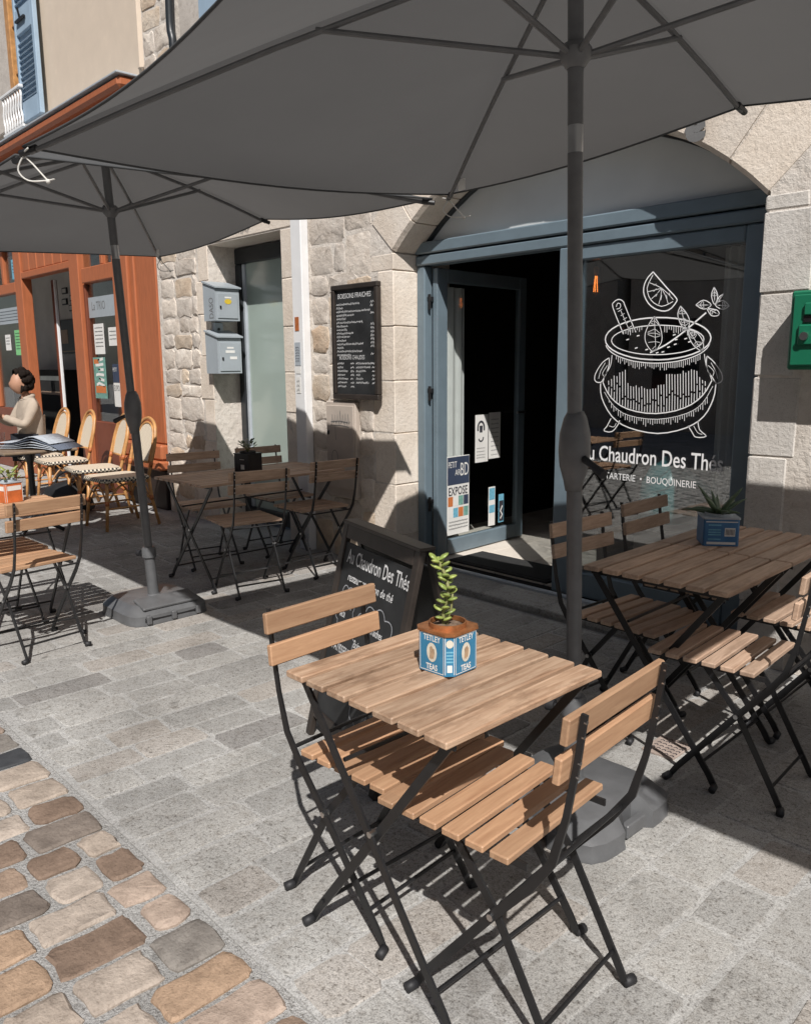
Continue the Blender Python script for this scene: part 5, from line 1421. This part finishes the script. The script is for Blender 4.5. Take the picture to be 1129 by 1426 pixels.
sheet('concert_poster','green and orange illustrated poster in the café window',-9.22,-8.90,1.06,1.515,'poster_teal',1); sheet('exhibition_poster','navy and white exhibition poster in the café window by the pilaster',-8.72,-8.51,.98,1.44,'paper',2)
sheet('glass_banner','pale banner across the café window left of its doorway',-12.5,-11.45,1.99,2.2,'letterbox',0); sheet('green_notice','bright green notice in the café window left of its doorway',-11.74,-11.51,1.57,1.90,'poster_green'); sheet('white_notice','white notice beside the green one in the café window',-12.13,-11.92,1.64,1.85,'paper')
sheet('blue_sticker','blue and white sticker in the small pane above the café window',-11.62,-11.46,2.55,2.80,'sky_print',0)
# upstairs window with blue shutter and white railing
up_ = MB().box(-11.6,-10.58,3.70,3.734,4.25,7.0).build('upper_window_jamb','render_grey',cafe)
cb(-10.60,-10.47,4.25,7.0,3.66,3.732,'upper_window_frame','rattan',.01,cafe); MB().box(-10.469,-10.2,3.715,3.733,4.3,7.0).build('upper_pane','far_glass',cafe)
for z in (4.75,5.25,5.75): cb(-10.468,-10.2,z,z+.04,3.69,3.714,'glazing_bar','rattan',.004,cafe)
sht = MB().cbox((-10.17,3.64,5.4),(.05,.05,2.5),.006).build('shutter','shutter',cafe); cb(-9.68,-9.61,4.15,6.65,3.615,3.665,'stile','shutter',.006,sht)
for z0,z1 in ((4.15,4.36),(5.05,5.3),(6.45,6.65)): cb(-10.143,-9.682,z0,z1,3.617,3.663,'rail','shutter',.004,sht)
MB().box(-10.143,-9.682,3.652,3.66,4.36,6.45).build('backing','shutter',sht)
f1 = None
for k in range(36):
    z = 4.39+k*.0575
    if 5.02 < z < 5.32: continue
    if f1 is None: m = MB(); m.cbox((-9.912,3.636,z),(.455,.034,.012),.002,Matrix.Rotation(R(35),3,'X')); f1 = m.build('louvre','shutter',sht)
    else: again(f1,(-9.912,3.636,z))
m = MB(); m.cbox((-9.95,3.60,5.17),(.26,.03,.03),.006); m.tube([(-9.95,3.60,5.17),(-9.95,3.58,5.28)],.012,6); m.build('latch','metal_black',sht)
rl = MB().cbox((-10.42,3.60,4.53),(.66,.05,.035),.006).build('railing','white',cafe); cb(-10.75,-10.09,4.10,4.13,3.585,3.615,'bottom_rail','white',.004,rl)
for k in range(8):
    x_ = -10.71+k*.083; pr_ = smoothpts([(x_,3.60,4.13),(x_+.016,3.60,4.20),(x_-.014,3.60,4.30),(x_+.016,3.60,4.42),(x_,3.60,4.51)],3)
    MB().tube(pr_,[.010+.006*math.sin(i*1.1)**2 for i in range(len(pr_))],6).build('baluster','white',rl,True)
# ---------------------------------------------------------------- café terrace
def rattan(label, loc, rotz, group):
    t = thing('rattan_chair',label,'chair',loc,rotz,group)
    zt = .46; m = MB(); m.prism(rrect(-.20,.22,-.21,.21,.07,0,True),zt-.018,zt+.008,'z'); m.build('seat','weave',t)
    m = MB(); pl = [(u,v,zt-.012) for u,v in rrect(-.205,.225,-.215,.215,.07,0,True)]; m.tube(pl,.019,8,True); m.build('seat_edge','weave_dark',t,True)
    def bk(u, v): return (-.20-.13*(v-.46)/.48, u, v)                    # back plane leans back
    lp = smoothpts([bk(-.185,.40),bk(-.195,.60),bk(-.19,.76),bk(-.13,.90),bk(0,.955),bk(.13,.90),bk(.19,.76),bk(.195,.60),bk(.185,.40)],4)
    m = MB(); m.tube(lp,.0155,8); m.build('back_frame','rattan',t,True)
    ip = smoothpts([bk(-.14,.57),bk(-.152,.75),bk(-.10,.875),bk(0,.915),bk(.10,.875),bk(.152,.75),bk(.14,.57)],4); 
    m = MB(); m.tube(ip,.010,8); m.tube([bk(-.14,.57),bk(.14,.57)],.010,8); m.build('inner_frame','rattan',t,True)
    m = MB(); n = len(ip); m.add([tuple(p) for p in ip]+[(p[0]-.012,p[1],p[2]) for p in ip],[tuple(range(n)),tuple(range(2*n-1,n-1,-1))]+[(i,i+1,n+i+1,n+i) for i in range(n-1)]+[(n-1,0,n,2*n-1)]); m.build('woven_back','weave',t)
    for s in (-1,1):
        MB().tube([(.185,s*.175,zt-.02),(.20,s*.185,.22),(.225,s*.20,.01)],[.0165,.016,.014],8).build('front_leg','rattan',t,True)
        MB().tube([bk(s*.185,.46),(-.215,s*.19,.25),(-.27,s*.20,.01)],[.0165,.016,.014],8).build('rear_leg','rattan',t,True)
        MB().tube(smoothpts([(.20,s*.18,.24),(.10,s*.178,.37),(0,s*.178,.405),(-.10,s*.178,.37),(-.21,s*.186,.24)],3),.009,6).build('side_arch','rattan',t,True)
        for c_ in ((.198,.182,.25),(-.213,.19,.26)): MB().tube([(c_[0],s*c_[1],c_[2]-.02),(c_[0],s*c_[1],c_[2]+.02)],.0195,8).build('binding','binding',t,True)
        MB().tube([bk(s*.192,.53),bk(s*.194,.58)],.0185,8).build('binding','binding',t,True)
    for x_ in (.20,-.213): MB().tube(smoothpts([(x_,-.182,.24),(x_*.98,-.09,.36),(x_*.97,0,.395),(x_*.98,.09,.36),(x_,.182,.24)],3),.009,6).build('cross_arch','rattan',t,True)
    MB().tube([(.205,-.185,.20),(-.22,-.19,.20)],.009,6).build('stretcher','rattan',t,True); MB().tube([(.205,.185,.20),(-.22,.19,.20)],.009,6).build('stretcher','rattan',t,True)
    return t
GR = 'rattan bistro chairs with their backs to the orange café'
rA = rattan('empty rattan bistro chair right behind the parasol pole, nearest the stone wall',(-6.97,3.03,0),R(-88),GR)
dup(rA,'empty rattan bistro chair lit by sun, next along from the parasol pole',(-7.72,3.13,0),R(-97),GR)
dup(rA,'empty rattan bistro chair behind the folded newspaper, beside the seated person',(-8.62,3.17,0),R(-93),GR)
dup(rA,'rattan bistro chair in which the person in the beige jacket sits',(-9.30,3.16,0),R(-90),GR)
t = thing('cafe_table','café table with a brown top and black cast-iron pedestal','table',(-7.28,2.40,0))
MB().cbox((0,0,.722),(.62,.60,.026),.008).build('top','table_top',t); MB().lathe([(.035,.09),(.028,.14),(.034,.20),(.026,.30),(.026,.60),(.05,.68),(.10,.705)],14).build('pedestal','metal_black',t,40)
for k in range(4):
    a = k*math.pi/2+.78; MB().tube([(.02*math.cos(a),.02*math.sin(a),.13),(.14*math.cos(a),.14*math.sin(a),.07),(.25*math.cos(a),.25*math.sin(a),.018)],[.022,.02,.017],8).build('foot','metal_black',t,True)
def paper_stack(label, loc, rotz):
    t = thing('newspaper',label,'newspaper',loc,rotz)
    for k in range(5):
        m = MB(); n = 10; hh = .006+.011*k; vs = []
        for i in range(n+1):
            u = -.26+.52*i/n+.012*k*(1 if k % 2 else -1); z = hh+(.055*math.exp(-((u-.03)/.11)**2)*(k+1)/5)-(.035*max(0,(u-.15)/.1)**2*(.3+k*.1))
            z = max(z,.002+.002*k) if u < .22 else z
            for v in (-.17,.17): vs += [(u,v+.006*k,z),(u,v+.006*k,z+.003)]
        fs = []
        for i in range(n):
            o = 4*i; fs += [(o,o+4,o+6,o+2),(o+1,o+3,o+7,o+5),(o,o+1,o+5,o+4),(o+2,o+6,o+7,o+3)]
        m.add(vs,fs); m.build('sheet','news' if k != 3 else 'news_ink',t,True)
paper_stack('open newspaper spread over the edge of the café table',(-7.20,2.46,.737),R(35))
t = thing('beer_glass','small glass of amber drink on the café table','glass',(-7.47,2.24,.736))
MB().lathe([(.028,0),(.030,.004),(.036,.13),(.034,.13),(.027,.012),(.002,.01)],14,caps=False).build('glass','glass_clear',t,True); MB().lathe([(.024,.013),(.028,.055)],14).build('drink','amber',t,True)
t = thing('shoulder_bag','slumped black bag on the ground under the rattan chairs','bag',(-8.05,2.98,0),R(20))
m = MB(); m.lathe([(.16,.0),(.22,.04),(.235,.12),(.19,.24),(.10,.30),(.02,.31)],16); m.v = [(p[0]*1.25,p[1]*.85+.03*math.sin(p[2]*20+p[0]*9),p[2]+.02*math.sin(p[0]*16)*p[2]*3) for p in m.v]; m.build('body','bag',t,True)
MB().tube(smoothpts([(-.2,0,.2),(-.15,.05,.36),(.05,.08,.38),(.2,.02,.2)],4),.012,6).build('strap','bag',t,True)
# ---------------------------------------------------------------- seated reader
def skinned(name, nodes, edges, root, lvl=2):
    keys = list(nodes); me = bpy.data.meshes.new(name); me.from_pydata([nodes[k][:3] for k in keys],[(keys.index(a),keys.index(b)) for a,b in edges],[])
    o = bpy.data.objects.new(name,me); col.objects.link(o); sk_ = o.modifiers.new('s','SKIN'); sk_.use_smooth_shade = True
    sv = me.skin_vertices[0].data
    for i,k in enumerate(keys): r_ = nodes[k][3]; sv[i].radius = r_ if isinstance(r_,tuple) else (r_,r_); sv[i].use_root = (k == root)
    sb_ = o.modifiers.new('u','SUBSURF'); sb_.levels = lvl; sb_.render_levels = lvl
    bpy.context.view_layer.update(); out = bpy.data.meshes.new_from_object(o.evaluated_get(bpy.context.evaluated_depsgraph_get()))
    bpy.data.objects.remove(o); bpy.data.meshes.remove(me); r_ = MB(); r_.add([tuple(v.co) for v in out.vertices],[tuple(p.vertices) for p in out.polygons]); bpy.data.meshes.remove(out); return r_
ps = thing('person','seated person in a beige jacket reading a newspaper outside the orange café','person',(-9.27,3.06,0),R(-90))
nd = {'pel':(-.03,0,.56,.13),'sp':(-.06,0,.74,.125),'ch':(-.05,0,.94,.14),'nk':(-.02,0,1.09,.052),'hd':(.0,0,1.17,.055),
 'ls':(-.04,.165,1.03,.055),'le':(.09,.22,.80,.042),'lw':(.27,.10,.90,.030),'lh':(.325,.075,.935,.027),'rs':(-.04,-.165,1.03,.055),'re':(.09,-.22,.80,.042),'rw':(.27,-.10,.90,.030),'rh':(.325,-.075,.935,.027),
 'lt':(.06,.10,.56,.085),'lk':(.40,.11,.54,.062),'la':(.42,.10,.10,.040),'lf':(.53,.105,.045,.035),'rt':(.06,-.10,.56,.085),'rk':(.40,-.11,.54,.062),'ra':(.44,-.10,.10,.040),'rf':(.55,-.105,.045,.035)}
ed = [('pel','sp'),('sp','ch'),('ch','nk'),('nk','hd'),('ch','ls'),('ls','le'),('le','lw'),('lw','lh'),('ch','rs'),('rs','re'),('re','rw'),('rw','rh'),('pel','lt'),('lt','lk'),('lk','la'),('la','lf'),('pel','rt'),('rt','rk'),('rk','ra'),('ra','rf')]
body = skinned('b',{k:(v[0],v[1],v[2],v[3]*.86) for k,v in nd.items()},ed,'pel')
h_ = MB(); h_.ball((.035,0,1.245),(.098,.076,.118),16,12)
for i,p in enumerate(h_.v):
    x_,y_,z_ = p
    if x_ > .075: x_ += .024*math.exp(-((y_/.016)**2+((z_-1.232)/.024)**2))+.009*math.exp(-((y_/.03)**2+((z_-1.185)/.013)**2)); x_ -= .010*math.exp(-(((abs(y_)-.03)/.016)**2+((z_-1.26)/.016)**2))
    h_.v[i] = (x_,y_*(.86 if z_ < 1.20 else 1),z_)
body.add(h_.v,h_.f)
for s in (-1,1):
    e_ = MB(); e_.ball((.02,s*.077,1.235),(.020,.008,.030),8,6); body.add(e_.v,e_.f)
    for k in range(4):
        f_ = MB(); b0 = Vector((.335,s*.075,.955-.016*k)); L_ = (.05,.058,.054,.042)[k]; f_.tube([b0,b0+Vector((L_*.6,-s*.006,.004)),b0+Vector((L_*.75,-s*.03,.002)),b0+Vector((L_*.5,-s*.045,0))],[.0085,.0085,.0075,.006],7); body.add(f_.v,f_.f)
    f_ = MB(); b0 = Vector((.315,s*.065,.955)); f_.tube([b0,b0+Vector((.018,-s*.022,.016)),b0+Vector((.042,-s*.034,.012))],[.010,.009,.007],7); body.add(f_.v,f_.f)
bo = body.build('body','skin',ps,True)
up_nodes = {k:nd[k] for k in ('sp','ch','nk','ls','le','lw','rs','re','rw')}; up_nodes['hem'] = (-.03,0,.53,.155); up_nodes['col'] = (-.03,0,1.075,.068); del up_nodes['nk']
jk = skinned('j',{k:(v[0],v[1],v[2],v[3]*1.16+.006) for k,v in up_nodes.items()},[('hem','sp'),('sp','ch'),('ch','col'),('ch','ls'),('ls','le'),('le','lw'),('ch','rs'),('rs','re'),('re','rw')],'sp'); jk.build('jacket','jacket',bo,True)
tn = {k:nd[k] for k in ('pel','lt','lk','la','rt','rk','ra')}
skinned('t',{k:(v[0],v[1],v[2],v[3]*1.1+.004) for k,v in tn.items()},[('pel','lt'),('lt','lk'),('lk','la'),('pel','rt'),('rt','rk'),('rk','ra')],'pel').build('trousers','trouser',bo,True)
for s in (-1,1): m = MB(); m.ball((.50 if s > 0 else .52,s*.103,.042),(.135,.05,.042),12,8); m.build('shoe','bag',bo,True)
m = MB()
for k in range(90):                                                     # curly hair: many small locks round the back of the head
    a = random.uniform(.5*math.pi*.62,1.5*math.pi+.5*math.pi*.38); e = random.uniform(-.75,1.45)
    if e > .75: a = random.uniform(0,2*math.pi)
    c = (.015+.098*math.cos(e)*math.cos(a),.092*math.cos(e)*math.sin(a),1.262+.118*math.sin(e)); r = random.uniform(.026,.042)
    m.ball(c,(r,r,r*random.uniform(.8,1.2)),7,5)
m.ball((-.005,0,1.265),(.10,.088,.118),14,10); m.v = [(p[0]+random.uniform(-.006,.006),p[1]+random.uniform(-.006,.006),p[2]+random.uniform(-.006,.006)) for p in m.v]
m.v = [(min(p[0],.085 if p[2] > 1.31 else .05),p[1],p[2]) for p in m.v]
m.build('hair','hair',bo,True)
m = MB(); m.tube(smoothpts([(.03,-.062,1.07),(-.06,-.05,1.10),(-.085,0,1.11),(-.06,.05,1.10),(.03,.062,1.07)],4),.026,8); m.build('collar','jacket',bo,True)
# newspaper held in both hands
nw = thing('newspaper','opened newspaper held up by the seated reader','newspaper',(-9.27,3.06,0),R(-90))
for s in (-1,1):
    m = MB(); vs = []
    for i in range(7):
        v = s*(.005+.215*i/6); x_ = .385-.04*math.sin(i/6*2.6); 
        for z in (.78,1.09): vs += [(x_+.10*(1.09-z)*-.6,v,z),(x_+.10*(1.09-z)*-.6+.003,v,z)]
    fs = []
    for i in range(6): o = 4*i; fs += [(o,o+4,o+6,o+2),(o+1,o+3,o+7,o+5),(o,o+1,o+5,o+4),(o+2,o+6,o+7,o+3)]
    m.add(vs,fs); m.build('sheet','paper',nw,True)
    m = MB()
    for k in range(9): scribble(m,lambda u,v,s=s:(.3815-.02*abs(u)-.06*(1.09-v),u,v),s*.03 if s > 0 else -.19,.19 if s > 0 else -.03,.82+.028*k,.014,.006)
    m.build('print','news_ink',nw)

# ---------------------------------------------------------------- houses across the street (seen in reflections)
def far_house(label, x0, x1, h, y=-7.5):
    t = thing('townhouse',label,'building',((x0+x1)/2,y,0),world=True)
    MB().box(x0,x1,y-4,y,0,h).build('wall','far_wall',t); MB().prism([(y+.35,h),(y-4.3,h),(y-2,h+1.6)],x0,x1,'x').build('roof','plinth',t)
    w1 = None
    for i in range(int((x1-x0)/2.2)):
        for j in range(3):
            c = (x0+1.1+i*2.2,y+.02,1.4+j*2.7)
            if w1 is None: w1 = MB().cbox(c,(1.0,.08,1.7),.02).build('window','far_glass',t)
            else: again(w1,c)
far_house('plain rendered townhouse facing the tea room across the street',-9.5,1.0,8.2)
far_house('lower rendered townhouse further along the opposite side of the street',-24,-9.7,7.0,-7.3)
far_house('rendered townhouse across the street, up from the tea room',1.2,12,6.2,-7.7)
